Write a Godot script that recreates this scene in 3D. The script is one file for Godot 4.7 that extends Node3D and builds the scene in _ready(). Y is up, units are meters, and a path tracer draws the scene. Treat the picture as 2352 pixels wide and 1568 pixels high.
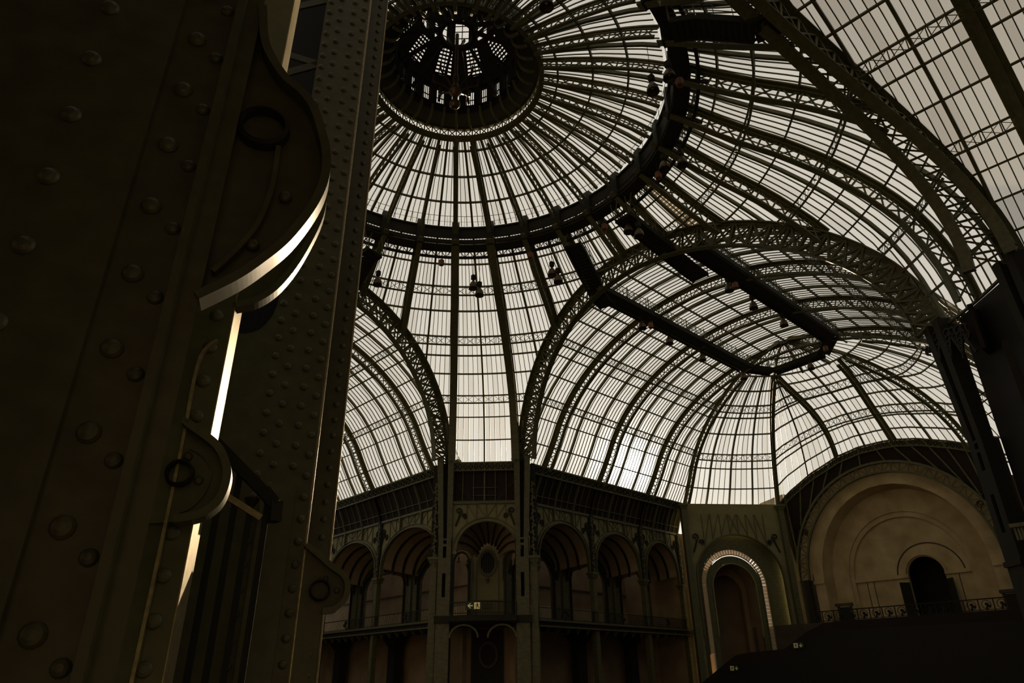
extends Node3D
# Interior of a great iron-and-glass hall at sunset. Plan coordinates: a (right arm), b (left arm), z (height).
const Z0 := 20.98      # springing of the glass vaults
const ZA := 33.33      # crown of the arms
const HB := 17.775     # half width of the arms at the springing
const PP := 1.923      # exponent of the vault curve
const RIB0 := 3.0      # azimuth of a dome rib, then every 12 degrees
const APX := 41.3      # centre of the apse of the right arm
const APR := 19.4      # its radius
const PRO := [[28.3, 20.98], [28.15, 22.2], [27.85, 23.5], [27.2, 25.3], [26.3, 27.0], [25.0, 28.5], [23.6, 29.8], [21.8, 31.15], [20.0, 32.25], [18.1, 33.2], [16.2, 34.3], [14.2, 35.6], [12.0, 36.7], [9.5, 37.6], [7.5, 38.15], [5.64, 38.55]]
const ORD := ["first", "second", "third", "fourth", "fifth", "sixth", "seventh", "eighth", "ninth", "tenth", "eleventh", "twelfth", "thirteenth", "fourteenth", "fifteenth", "sixteenth"]
var ps: PackedFloat32Array
var pr: PackedFloat32Array
var pz: PackedFloat32Array
var M := {}
var rng := RandomNumberGenerator.new()

class MB:
	var v := PackedVector3Array()
	var n := PackedVector3Array()
	func tri(a: Vector3, b: Vector3, c: Vector3) -> void:
		var nn := (b - a).cross(c - a)
		if nn.length_squared() < 1e-16:
			return
		nn = nn.normalized()
		v.push_back(a); v.push_back(c); v.push_back(b)
		n.push_back(nn); n.push_back(nn); n.push_back(nn)
	func quad(a: Vector3, b: Vector3, c: Vector3, d: Vector3) -> void:
		tri(a, b, c); tri(a, c, d)
	func smooth(a: Vector3, b: Vector3, c: Vector3, na: Vector3, nb: Vector3, nc: Vector3) -> void:
		v.push_back(a); v.push_back(c); v.push_back(b)
		n.push_back(na); n.push_back(nc); n.push_back(nb)
	func hexa(p: Array) -> void: # 0-3 bottom ring, 4-7 top ring, counter-clockwise seen from the top
		quad(p[3], p[2], p[1], p[0]); quad(p[4], p[5], p[6], p[7])
		for i in 4:
			var j: int = (i + 1) % 4
			quad(p[i], p[j], p[j + 4], p[i + 4])
	func bar(p: Vector3, q: Vector3, up: Vector3, w: float, h: float) -> void:
		var t := (q - p)
		if t.length() < 1e-4:
			return
		t = t.normalized()
		var s := t.cross(up)
		if s.length() < 1e-3:
			s = t.cross(Vector3(0.3, 0.9, 0.2))
		s = s.normalized()
		var u := s.cross(t)
		s *= w * 0.5; u *= h * 0.5
		hexa([p - s - u, p - s + u, p + s + u, p + s - u, q - s - u, q - s + u, q + s + u, q + s - u])
	func box(c: Vector3, x: Vector3, y: Vector3, z: Vector3) -> void: # half axes
		hexa([c - x - y - z, c + x - y - z, c + x - y + z, c - x - y + z, c - x + y - z, c + x + y - z, c + x + y + z, c - x + y + z] if x.cross(y).dot(z) < 0.0 else [c - x - y - z, c - x - y + z, c + x - y + z, c + x - y - z, c - x + y - z, c - x + y + z, c + x + y + z, c + x + y - z])
	func sweep(pts: Array, ups: Array, w: float, h: float, closed := false) -> void:
		var k := pts.size()
		if k < 2:
			return
		var ring := []
		for i in k:
			var t: Vector3
			if closed:
				t = (pts[(i + 1) % k] - pts[(i + k - 1) % k])
			else:
				t = (pts[mini(i + 1, k - 1)] - pts[maxi(i - 1, 0)])
			t = t.normalized()
			var s: Vector3 = t.cross(ups[i]).normalized()
			var u: Vector3 = s.cross(t)
			s *= w * 0.5; u *= h * 0.5
			var p: Vector3 = pts[i]
			ring.push_back([p - s - u, p - s + u, p + s + u, p + s - u])
		for i in (k if closed else k - 1):
			var a: Array = ring[i]
			var b: Array = ring[(i + 1) % k]
			for j in 4:
				var j2: int = (j + 1) % 4
				quad(a[j], a[j2], b[j2], b[j])
		if not closed:
			var a: Array = ring[0]
			var b: Array = ring[k - 1]
			quad(a[3], a[2], a[1], a[0]); quad(b[0], b[1], b[2], b[3])
	func lathe(o: Vector3, prof: Array, seg: int, ax := Vector3.UP) -> void:
		var e := ax.cross(Vector3(0.31, 0.2, 0.93)).normalized()
		var f := ax.cross(e)
		for i in prof.size() - 1:
			var r0: float = prof[i][0]; var y0: float = prof[i][1]
			var r1: float = prof[i + 1][0]; var y1: float = prof[i + 1][1]
			var nr := y1 - y0; var ny := r0 - r1
			for j in seg:
				var a := TAU * j / seg; var b := TAU * (j + 1) / seg
				var da := e * cos(a) + f * sin(a); var db := e * cos(b) + f * sin(b)
				var na := (da * nr + ax * ny).normalized(); var nb := (db * nr + ax * ny).normalized()
				var p := o + da * r0 + ax * y0; var q := o + db * r0 + ax * y0
				var p2 := o + da * r1 + ax * y1; var q2 := o + db * r1 + ax * y1
				if r0 > 1e-5:
					smooth(p, q, q2, na, nb, nb)
				if r1 > 1e-5:
					smooth(p, q2, p2, na, nb, na)
	func ball(o: Vector3, r: float, seg := 10, half := 1.0) -> void:
		var pf := []
		for i in 6:
			var t := -PI / 2 * half + PI * half * i / 5.0
			pf.push_back([maxf(r * cos(t), 0.0), r * sin(t)])
		lathe(o, pf, seg)
	func mesh(m: Material) -> ArrayMesh:
		var am := ArrayMesh.new()
		if v.size() == 0:
			return am
		var ar := []; ar.resize(Mesh.ARRAY_MAX)
		ar[Mesh.ARRAY_VERTEX] = v; ar[Mesh.ARRAY_NORMAL] = n
		am.add_surface_from_arrays(Mesh.PRIMITIVE_TRIANGLES, ar)
		am.surface_set_material(0, m)
		return am

# ---------------------------------------------------------------- names and things
var taken := {}
func numbered(s: String) -> String:
	if not taken.has(s):
		taken[s] = 0
		return s
	taken[s] += 1
	return "%s_%03d" % [s, taken[s]]
func thing(called: String, label: String, category: String, at := Vector3.ZERO, group := "") -> Node3D:
	var o := Node3D.new(); o.name = numbered(called); add_child(o)
	o.position = at
	o.set_meta("label", label); o.set_meta("category", category)
	if group != "":
		o.set_meta("group", group)
	return o
func part(called: String, mb: MB, m: Material, parent: Node3D, stuff := false) -> MeshInstance3D:
	if mb.v.size() == 0:
		return null
	var o := MeshInstance3D.new(); o.name = called; o.mesh = mb.mesh(m)
	o.cast_shadow = GeometryInstance3D.SHADOW_CASTING_SETTING_ON
	var root := parent; var off := Vector3.ZERO
	while root != self and root != null:
		off += root.position; root = root.get_parent() as Node3D
	o.position = -off
	parent.add_child(o, true)
	if stuff:
		o.set_meta("kind", "stuff")
	return o
func struct(called: String, mb: MB, m: Material, label: String, category := "wall") -> MeshInstance3D:
	var o := part(numbered(called), mb, m, self)
	o.set_meta("kind", "structure"); o.set_meta("label", label); o.set_meta("category", category)
	return o

# ---------------------------------------------------------------- curved surfaces
func V(a: float, b: float, z: float) -> Vector3:
	return Vector3(a, z, -b)
func axm(ax: int, l: float, a: float, z: float) -> Vector3: # along an arm, across it, height
	match ax:
		0: return V(l, a, z)
		1: return V(a, l, z)
		3: return V(-l, a, z)
	return V(a, -l, z)
func lin(xs: PackedFloat32Array, ys: PackedFloat32Array, x: float) -> float:
	for i in xs.size() - 1:
		if x <= xs[i + 1] or i == xs.size() - 2:
			return ys[i] + (ys[i + 1] - ys[i]) * (x - xs[i]) / (xs[i + 1] - xs[i])
	return ys[0]
func dome(az: float, s: float, off := 0.0) -> Vector3:
	var r := lin(ps, pr, s); var z := lin(ps, pz, s)
	if off != 0.0:
		var r0 := lin(ps, pr, s - 1.0); var r1 := lin(ps, pr, s + 1.0)
		var t := Vector2(r1 - r0, lin(ps, pz, s + 1.0) - lin(ps, pz, s - 1.0)).normalized()
		r += -t.y * off; z += t.x * off
	var a := deg_to_rad(az)
	return V(r * cos(a), r * sin(a), z)
func sect(t: float, hb: float) -> Vector2: # cross-section of a vault, t 0..180 degrees
	var c := cos(deg_to_rad(t)); var s := sin(deg_to_rad(t))
	var rho := pow(pow(absf(c), PP) + pow(absf(s), PP), -1.0 / PP)
	var a := hb * rho * c; var z := Z0 + (ZA - Z0) * rho * s
	if z < 24.8:
		a += signf(a) * 1.3 * pow((24.8 - z) / 3.8, 2.0)
	return Vector2(a, z)
func sect_off(t: float, hb: float, off: float) -> Vector2:
	var p := sect(t, hb)
	if off == 0.0:
		return p
	var d := (sect(t + 0.6, hb) - sect(t - 0.6, hb)).normalized()
	return p + Vector2(-d.y, d.x) * off
func arm(ax: int, l: float, t: float, off := 0.0) -> Vector3:
	var p := sect_off(t, HB, off)
	return axm(ax, l, p.x, p.y)
func apse(az: float, t: float, off := 0.0) -> Vector3:
	var p := sect_off(t, APR, off)
	var a := deg_to_rad(az)
	return V(APX + p.x * cos(a), p.x * sin(a), p.y)
func bow(a: float) -> float: # plan line of the four great arches
	return 22.0 - 3.93 * (1.0 - a * a / 289.0)
func arch_pt(ax: int, t: float, off := 0.0, dl := 0.0) -> Vector3:
	var c := cos(deg_to_rad(t)); var s := sin(deg_to_rad(t))
	var rho := pow(pow(absf(c), PP) + pow(absf(s), PP), -1.0 / PP)
	var p := Vector2(HB * rho * c, (ZA - Z0) * rho * s)
	var q := Vector2(p.x * (1.0 - off / HB), Z0 + p.y * (1.0 - off / (ZA - Z0)))
	return axm(ax, bow(p.x) + dl, q.x, q.y)
func arch_s(az: float) -> float: # where the dome surface meets a great arch
	var f := fposmod(az + 45.0, 90.0) - 45.0
	if absf(f) > 38.9:
		return 0.0
	var c := cos(deg_to_rad(f)); var a := 3.93 / 289.0 * pow(sin(deg_to_rad(f)), 2.0)
	var r := 18.07 / c if a < 1e-6 else (c - sqrt(maxf(c * c - 4.0 * a * 18.07, 0.0))) / (2.0 * a)
	for i in pr.size() - 1:
		if r <= pr[i] and r >= pr[i + 1]:
			return ps[i] + (ps[i + 1] - ps[i]) * (pr[i] - r) / (pr[i] - pr[i + 1])
	return 0.0
func nrm(P: Callable, u: float, v: float) -> Vector3:
	return (P.call(u, v, 0.5) - P.call(u, v, 0.0)).normalized()

# ---------------------------------------------------------------- ironwork
func lattice(mb: MB, A: Array, B: Array, up: Array, w: float, posts := true, cross := true) -> void:
	for i in A.size() - 1:
		if cross:
			mb.bar(A[i], B[i + 1], up[i], w, w * 0.4)
			mb.bar(B[i], A[i + 1], up[i], w, w * 0.4)
		elif i % 2 == 0:
			mb.bar(A[i], B[i + 1], up[i], w, w * 0.4)
		else:
			mb.bar(B[i], A[i + 1], up[i], w, w * 0.4)
		if posts and i > 0:
			mb.bar(A[i], B[i], up[i], w * 1.2, w * 0.5)
func girder(o: Node3D, P: Callable, vs: Array, d0: float, d1: float, w0: float, w1: float, lw: float, webs := 2) -> void:
	# a lattice girder along v of P(v, off): outer flange at depth d0, inner flange at depth d1
	var A := []; var B := []; var U := []; var S := []
	for v in vs:
		var a: Vector3 = P.call(v, d0); var b: Vector3 = P.call(v, d1)
		A.push_back(a); B.push_back(b); U.push_back((b - a).normalized())
	for i in A.size():
		S.push_back((A[mini(i + 1, A.size() - 1)] - A[maxi(i - 1, 0)]).cross(U[i]).normalized())
	var mo := MB.new(); mo.sweep(A, U, w0, 0.10)
	var A2 := []
	for i in A.size():
		A2.push_back(A[i] + U[i] * 0.1)
	mo.sweep(A2, U, w0 * 0.35, 0.2)
	part("outer_flange", mo, M.iron, o)
	var mi := MB.new(); mi.sweep(B, U, w1, 0.08)
	var B2 := []
	for i in B.size():
		B2.push_back(B[i] - U[i] * 0.09)
	mi.sweep(B2, U, w1 * 0.3, 0.16)
	part("inner_flange", mi, M.iron, o)
	var ml := MB.new()
	for k in webs:
		var e := 0.0 if webs == 1 else (k - 0.5) * minf(w0, w1) * 0.7
		var a2 := []; var b2 := []
		for i in A.size():
			a2.push_back(A[i] + S[i] * e); b2.push_back(B[i] + S[i] * e)
		lattice(ml, a2, b2, S, lw)
	part("lattice", ml, M.iron, o)
func span(a: float, b: float, step: float) -> Array:
	var k := maxi(1, int(round(absf(b - a) / step))); var o := []
	for i in k + 1:
		o.push_back(a + (b - a) * i / k)
	return o

# a bay of glass between two ribs: panes, glazing bars, purlins. P(u, v, off), u 0..1 across, v along the rib.
# rows: values of v with a purlin; kinds: 1 = lattice purlin
func bay(o: Node3D, P: Callable, nu: int, rows: Array, kinds: Array, secs: Array, lo: Callable, hi: Callable, single: bool, bw := 0.05, glass := "glass") -> void:
	var field := MB.new()
	for j in rows.size() - 1:
		for i in nu:
			var u0 := (i + 0.0) / nu; var u1 := (i + 1.0) / nu
			var c := []; var top := []
			var ok := true
			var hs := []
			for u in [u0, u1]:
				var l: float = maxf(rows[j], lo.call(u)); var h: float = minf(rows[j + 1], hi.call(u))
				if h < l:
					h = l
				hs.push_back([l, h])
			if hs[0][1] - hs[0][0] + hs[1][1] - hs[1][0] < 0.02 * absf(rows[j + 1] - rows[j]):
				ok = false
			if not ok:
				continue
			var e := 0.015 / maxf(P.call(u0, rows[j], 0.0).distance_to(P.call(u1, rows[j], 0.0)), 0.05) * (u1 - u0)
			for off in [0.0, -0.012]:
				c.push_back(P.call(u0 + e, hs[0][0], off)); c.push_back(P.call(u1 - e, hs[1][0], off))
				c.push_back(P.call(u1 - e, hs[1][1], off)); c.push_back(P.call(u0 + e, hs[0][1], off))
			if single:
				var mb := MB.new(); mb.hexa(c)
				part("pane", mb, M[glass] if rng.randf() < 0.72 else M[glass + "_dusty"], o)
			else:
				field.hexa(c)
	if not single:
		part("panes", field, M[glass], o, true)
	var bars := MB.new()
	var v0: float = rows[0]; var v1: float = rows[-1]
	for i in range(1, nu):
		var u := (i + 0.0) / nu
		var l: float = maxf(v0, lo.call(u)); var h: float = minf(v1, hi.call(u))
		if h - l < 0.01 * (v1 - v0):
			continue
		var pts := []; var ups := []; var heavy: bool = secs.has(i)
		for v: float in span(l, h, (v1 - v0) / 14.0):
			pts.push_back(P.call(u, v, 0.10 if heavy else 0.03)); ups.push_back(nrm(P, u, v))
		if heavy:
			var ms := MB.new(); ms.sweep(pts, ups, 0.16, 0.24)
			part("secondary_rib", ms, M.iron, o)
		else:
			bars.sweep(pts, ups, bw, 0.07)
	part("glazing_bars", bars, M.iron, o, true)
	for j in rows.size():
		if kinds[j] < 0:
			continue
		var run := []
		var ku := nu * 2
		for i in ku + 1:
			var u := (i + 0.0) / ku
			if rows[j] >= lo.call(u) - 0.001 and rows[j] <= hi.call(u) + 0.001:
				run.push_back(u)
		if run.size() < 2:
			continue
		var pts := []; var ups := []
		for u in run:
			pts.push_back(P.call(u, rows[j], 0.12)); ups.push_back(nrm(P, u, rows[j]))
		var mp := MB.new(); mp.sweep(pts, ups, 0.11, 0.17)
		if kinds[j] == 1:
			var A := []; var B := []; var N := []; var L := []
			var n2 := maxi(2, int(round(pts[0].distance_to(pts[-1]) / 0.85)))
			var dz := (rows[1] as float) - (rows[0] as float)
			for i in n2 + 1:
				var u: float = run[0] + (run[-1] - run[0]) * i / n2
				A.push_back(P.call(u, rows[j], 0.2)); B.push_back(P.call(u, rows[j], 0.4) + Vector3.DOWN * 0.66); N.push_back(nrm(P, u, rows[j]))
				L.push_back((P.call(u, rows[j] + 0.1 * dz, 0.0) - P.call(u, rows[j], 0.0)).normalized())
			mp.sweep(B, N, 0.13, 0.09)
			lattice(mp, A, B, L, 0.045)
			part("lattice_purlin", mp, M.iron, o)
		else:
			part("purlin", mp, M.iron, o)

func no_lo(_u: float) -> float: return -1e9
func no_hi(_u: float) -> float: return 1e9

# ================================================================ main
func _ready() -> void:
	rng.seed = 7
	set_up()
	make_materials()
	build_dome()
	build_right_arm()
	build_left_arm()
	build_near_arm()
	build_lantern()
	build_walkways()
	build_lower_right()
	build_lower_left()
	build_far_corner()
	build_apse_walls()
	build_closing_walls()
	build_near_pier()
	build_lamps()

func set_up() -> void:
	var cam := Camera3D.new(); cam.name = "camera"; add_child(cam)
	var r := Vector3(0.7322963, -0.009777, 0.68091595); var u := Vector3(-0.29696695, 0.89522853, 0.33222962)
	cam.transform = Transform3D(Basis(r, u, r.cross(u)).orthonormalized(), V(-19.7988, -26.1762, 2.9555))
	cam.fov = 52.656; cam.near = 0.05; cam.far = 600.0; cam.current = true
	var sun_dir := V(0.765686, 0.58187978, 0.27411836)
	var w := WorldEnvironment.new(); w.name = "world"; add_child(w)
	var e := Environment.new(); w.environment = e
	e.background_mode = Environment.BG_SKY
	e.tonemap_mode = Environment.TONE_MAPPER_LINEAR
	e.tonemap_exposure = 1.0
	e.sdfgi_enabled = true; e.ssao_enabled = true; e.ssil_enabled = true
	var pan := PanoramaSkyMaterial.new(); pan.panorama = ImageTexture.create_from_image(sky_image(sun_dir))
	var sky := Sky.new(); sky.sky_material = pan; e.sky = sky
	var sun := DirectionalLight3D.new(); sun.name = "sun"; add_child(sun)
	sun.basis = Basis.looking_at(-sun_dir, Vector3.UP)
	sun.light_color = Color(1.0, 0.89, 0.73); sun.light_energy = 5.0; sun.light_angular_distance = 0.6; sun.shadow_enabled = true

func sky_image(sun: Vector3) -> Image:
	var W := 1024; var H := 512
	var img := Image.create(W, H, false, Image.FORMAT_RGBF)
	for y in H:
		var th := PI * (y + 0.5) / H
		for x in W:
			var ph := TAU * (x + 0.5) / W
			var d := Vector3(sin(th) * sin(ph), cos(th), -sin(th) * cos(ph))
			var g := rad_to_deg(acos(clampf(d.dot(sun), -1.0, 1.0)))
			var l := 0.31 + 0.40 * exp(-pow(g / 60.0, 4.0)) + 0.10 * exp(-g * g / 500.0) + 0.16 * exp(-g / 7.0) + 1.2 * exp(-g / 2.2) + 14.0 * exp(-g * g / 1.6)
			l += 0.06 * exp(-maxf(d.y, 0.0) * 4.0)
			if d.y < 0.0:
				l = lerpf(l, 0.12, clampf(-d.y * 8.0, 0.0, 1.0))
			var warm := exp(-g / 14.0)
			img.set_pixel(x, y, Color(l * 1.0, l * lerpf(0.925, 0.94, warm), l * lerpf(0.78, 0.82, warm)))
	return img

func noise_tex(freq: float, a: Color, b: Color, seed_: int) -> NoiseTexture2D:
	var n := FastNoiseLite.new(); n.frequency = freq; n.seed = seed_; n.fractal_octaves = 4
	var t := NoiseTexture2D.new(); t.width = 512; t.height = 512; t.seamless = true; t.noise = n
	var g := Gradient.new(); g.set_color(0, a); g.set_color(1, b); t.color_ramp = g
	return t
func mat(c: Color, rough: float, metal := 0.0, tex: Texture2D = null, sc := 0.3) -> StandardMaterial3D:
	var m := StandardMaterial3D.new(); m.albedo_color = c; m.roughness = rough; m.metallic = metal
	if tex:
		m.albedo_texture = tex; m.uv1_triplanar = true; m.uv1_world_triplanar = true; m.uv1_scale = Vector3.ONE * sc
	return m
func make_materials() -> void:
	var worn := noise_tex(0.02, Color(0.72, 0.72, 0.70), Color(1.0, 1.0, 1.0), 3)
	var blot := noise_tex(0.008, Color(0.80, 0.78, 0.75), Color(1.0, 1.0, 1.0), 5)
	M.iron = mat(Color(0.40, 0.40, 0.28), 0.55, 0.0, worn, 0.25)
	M.iron_near = mat(Color(0.36, 0.36, 0.235), 0.42, 0.0, worn, 0.8); M.iron_near.metallic_specular = 0.6
	M.painted_sun_edge = mat(Color(0.72, 0.66, 0.52), 0.34, 0.5, worn, 2.0)  # paler, shinier iron: sunlight painted onto the pillar edges
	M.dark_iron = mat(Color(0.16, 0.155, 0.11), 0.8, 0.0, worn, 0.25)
	M.black_iron = mat(Color(0.07, 0.068, 0.06), 0.7)  # near black; on stair front and pillar slot it stands in for shade
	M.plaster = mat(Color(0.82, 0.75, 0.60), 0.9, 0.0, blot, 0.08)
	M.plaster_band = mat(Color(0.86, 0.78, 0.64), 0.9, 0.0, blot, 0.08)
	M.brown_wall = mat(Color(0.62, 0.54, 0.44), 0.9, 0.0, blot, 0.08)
	M.red_panel = mat(Color(0.15, 0.10, 0.075), 0.85, 0.0, blot, 0.1)
	M.floor = mat(Color(0.42, 0.40, 0.35), 0.7, 0.0, blot, 0.05)
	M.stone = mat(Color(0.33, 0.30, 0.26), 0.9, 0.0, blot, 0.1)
	M.frieze = mat(Color(0.58, 0.57, 0.43), 0.8, 0.0, blot, 0.1)
	M.bronze = mat(Color(0.35, 0.27, 0.16), 0.35, 0.6, worn, 1.0)
	for k in [["glass", 0.07, Color(0.80, 0.80, 0.76)], ["glass_dusty", 0.13, Color(0.80, 0.77, 0.70)], ["frost", 0.30, Color(0.75, 0.73, 0.68)], ["frost_dusty", 0.36, Color(0.72, 0.68, 0.60)]]:
		var g := StandardMaterial3D.new(); g.transparency = BaseMaterial3D.TRANSPARENCY_ALPHA
		g.albedo_color = Color(k[2].r, k[2].g, k[2].b, k[1]); g.roughness = 0.08; g.metallic_specular = 0.3
		M[k[0]] = g
	var acc := 0.0
	for i in PRO.size():
		if i > 0:
			acc += Vector2(PRO[i][0] - PRO[i - 1][0], PRO[i][1] - PRO[i - 1][1]).length()
		ps.push_back(acc); pr.push_back(PRO[i][0]); pz.push_back(PRO[i][1])

# ---------------------------------------------------------------- dome
const SROW := [0.0, 2.1, 4.2, 6.2, 8.3, 10.1, 12.0, 14.6, 17.1, 19.2, 21.6]
const SKIND := [0, 0, 0, 1, 0, 0, 1, 0, 1, 0, -1]
const UROW := [22.6, 24.8, 27.1, 29.4, 30.4]
const UKIND := [-1, 0, 0, 0, -1]
func place_name(az: float) -> String: # how a dome bay or rib lies, seen from the floor
	if az > 40.0 and az < 50.0:
		return "straight above the exit sign balcony"
	return ""
func build_dome() -> void:
	# skirt: ribs and bays
	for k in range(-7, 10):
		var az := RIB0 + 12.0 * k
		var s0 := arch_s(az)
		var P := func(v: float, off: float) -> Vector3: return dome(az, v, off)
		var wide := az > 36.0 and az < 54.0
		var lab := ""
		if az == 39.0: lab = "broad right-hand rib of the central pair below the dome ring"
		elif az == 51.0: lab = "broad left-hand rib of the central pair below the dome ring"
		elif az > 51.0: lab = "%s lattice rib left of the broad central pair, below the dome ring" % ORD[int((az - 63.0) / 12.0)]
		else: lab = "%s lattice rib right of the broad central pair, below the dome ring" % ORD[int((27.0 - az) / 12.0)]
		var o := thing("dome_rib", lab, "rib", dome(az, s0), "iron ribs of the lower dome")
		girder(o, P, span(s0, 22.0, 1.25), 0.10, 1.25, 0.62, 0.66 if wide else 0.40, 0.10, 1)
		if k == 9:
			continue
		var lab2 := ""
		var mid := az + 6.0
		if mid == 45.0: lab2 = "tall glazed bay between the two broad central ribs, below the dome ring"
		elif mid > 45.0: lab2 = "%s glazed bay left of the broad central ribs, below the dome ring" % ORD[int((mid - 57.0) / 12.0)]
		else: lab2 = "%s glazed bay right of the broad central ribs, below the dome ring" % ORD[int((33.0 - mid) / 12.0)]
		var g := thing("dome_glazing", lab2, "glazing", dome(mid, arch_s(mid)), "glass bays of the lower dome")
		var PB := func(u: float, v: float, off: float) -> Vector3: return dome(az + 12.0 * u, v, off)
		var lo := func(u: float) -> float: return arch_s(az + 12.0 * u)
		bay(g, PB, 12 if mid > 20.0 else 10, SROW, SKIND, [6] if mid > 20.0 else [5], lo, no_hi, true)
	# upper dome
	for k in 30:
		var az := RIB0 + 12.0 * k
		var P := func(v: float, off: float) -> Vector3: return dome(az, v, off)
		var q := int(fposmod(az - 51.0, 360.0) / 12.0)
		var q2 := int(fposmod(39.0 - az, 360.0) / 12.0)
		var side := "left" if q < q2 else "right"
		var idx := mini(q, q2)
		var lab := ("%s slender rib of the upper dome counting %s from the central pair" % [ORD[idx], side])
		var o := thing("upper_dome_rib", lab, "rib", dome(az, 22.6), "iron ribs of the upper dome")
		girder(o, P, span(22.4, 30.3, 0.98), 0.08, 0.85, 0.36 if absf(az - 45.0) < 7.0 else 0.22, 0.36 if absf(az - 45.0) < 7.0 else 0.2, 0.075, 1)
		var g := thing("upper_dome_glazing", "upper dome glazing beside the %s rib counting %s from the central pair" % [ORD[idx], side], "glazing", dome(az + 6.0, 22.6), "glass bays of the upper dome")
		var PB := func(u: float, v: float, off: float) -> Vector3: return dome(az + 12.0 * u, v, off)
		bay(g, PB, 6, UROW, UKIND, [3], no_lo, no_hi, true)
	# compression ring with its walkway
	var ring := thing("dome_ring", "broad dark iron ring with lattice sides that parts upper and lower dome", "ring girder", V(0, 0, 34.3))
	var circ := func(r: float, z: float, k: int) -> Array:
		var o := []
		for i in k:
			o.push_back(V(r * cos(TAU * i / k), r * sin(TAU * i / k), z))
		return o
	var ups := []; var outw := []
	for i in 120:
		ups.push_back(Vector3.UP); outw.push_back(V(cos(TAU * i / 120), sin(TAU * i / 120), 0))
	var mb := MB.new(); mb.sweep(circ.call(13.55, 36.25, 120), ups, 0.30, 0.12, true); mb.sweep(circ.call(13.62, 35.75, 120), ups, 0.1, 0.9, true)
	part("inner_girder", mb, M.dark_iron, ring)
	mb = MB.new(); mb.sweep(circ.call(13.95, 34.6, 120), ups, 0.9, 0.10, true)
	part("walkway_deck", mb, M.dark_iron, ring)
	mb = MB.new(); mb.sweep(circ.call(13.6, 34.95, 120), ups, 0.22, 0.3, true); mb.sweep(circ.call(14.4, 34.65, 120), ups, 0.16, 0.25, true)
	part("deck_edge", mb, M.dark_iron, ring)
	mb = MB.new()
	mb.sweep(circ.call(14.9, 34.3, 120), ups, 0.2, 0.16, true); mb.sweep(circ.call(14.95, 35.5, 120), ups, 0.12, 0.1, true)
	lattice(mb, circ.call(14.95, 35.4, 120), circ.call(14.9, 34.35, 120), outw + outw, 0.06)
	part("outer_lattice", mb, M.dark_iron, ring)
	mb = MB.new()
	for rr in [[13.5, 36.3, 13.5, 37.4], [15.1, 35.1, 15.1, 36.0]]:
		mb.sweep(circ.call(rr[0], rr[3], 120), ups, 0.03, 0.03, true); mb.sweep(circ.call(rr[0], (rr[1] + rr[3]) * 0.5, 120), ups, 0.02, 0.02, true)
		for i in range(0, 120, 2):
			var a := TAU * i / 120
			mb.bar(V(rr[0] * cos(a), rr[0] * sin(a), rr[1]), V(rr[0] * cos(a), rr[0] * sin(a), rr[3]), V(cos(a), sin(a), 0), 0.03, 0.03)
	part("handrail", mb, M.iron, ring)
	for k in 30:
		mb = MB.new(); var a := deg_to_rad(RIB0 + 12.0 * k)
		mb.box(V(13.55 * cos(a), 13.55 * sin(a), 35.6), V(0.22 * cos(a), 0.22 * sin(a), 0), Vector3.UP * 1.1, V(-0.3 * sin(a), 0.3 * cos(a), 0))
		mb.bar(V(13.7 * cos(a), 13.7 * sin(a), 34.6), V(15.4 * cos(a), 15.4 * sin(a), 33.9), Vector3.UP, 0.12, 0.2)
		part("rib_shoe", mb, M.dark_iron, ring)

func build_arch(ax: int, label: String) -> void:
	var o := thing("great_arch", label, "arch", arch_pt(ax, 0.0), "great arches under the dome")
	var vs := span(0.0, 180.0, 4.5)
	var P := func(v: float, off: float) -> Vector3: return arch_pt(ax, v, off)
	girder(o, P, vs, 0.02, 1.75, 0.85, 0.55, 0.13)
	var A := []; var U := []
	for v: float in vs:
		A.push_back(arch_pt(ax, v, 0.2)); U.push_back((arch_pt(ax, v, 1.5) - arch_pt(ax, v, 0.0)).normalized())
	var mb := MB.new(); mb.sweep(A, U, 0.12, 0.4)
	part("web_plate", mb, M.iron, o)
	if ax == 2: # the arch nearest to the viewer shows its second chord and the bracing between
		var Q := []; var R := []
		for v: float in vs:
			Q.push_back(arch_pt(ax, v, 1.2, -1.9 + 1.1 * sin(deg_to_rad(v)))); R.push_back(arch_pt(ax, v, 0.3, -0.2))
		mb = MB.new(); mb.sweep(Q, U, 0.55, 0.35); part("second_chord", mb, M.iron, o)
		mb = MB.new(); lattice(mb, R, Q, U, 0.10); part("cross_bracing", mb, M.iron, o)

# ---------------------------------------------------------------- arms
const AROW := [2.4, 10.5, 20.5, 29.0, 38.2, 46.0, 52.5, 60.2, 66.5, 73.0, 81.5, 90.0]
const AKIND := [0, 0, 0, 1, 0, 0, 1, 0, 0, 1, 0, 0]
const NROW := [2.4, 9.0, 16.0, 23.2, 31.2, 40.2, 48.1, 54.2, 62.0, 69.0, 76.0, 83.0, 90.0]
const NKIND := [0, 0, 0, 0, 1, 0, 0, 1, 0, 0, 1, 0, 0]
func mirror_rows(rows: Array) -> Array:
	var o := []
	for i in rows.size():
		o.push_back(180.0 - (rows[rows.size() - 1 - i] as float))
	return o
func arch_t(l: float) -> float: # lowest t of the vault surface at distance l inside the bowed arch
	if l >= 22.0:
		return 0.0
	var a := 17.0 * sqrt(maxf(1.0 - (22.0 - l) / 3.93, 0.0))
	for i in 180:
		if sect(i * 0.5, HB).x <= a:
			return i * 0.5
	return 90.0
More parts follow.
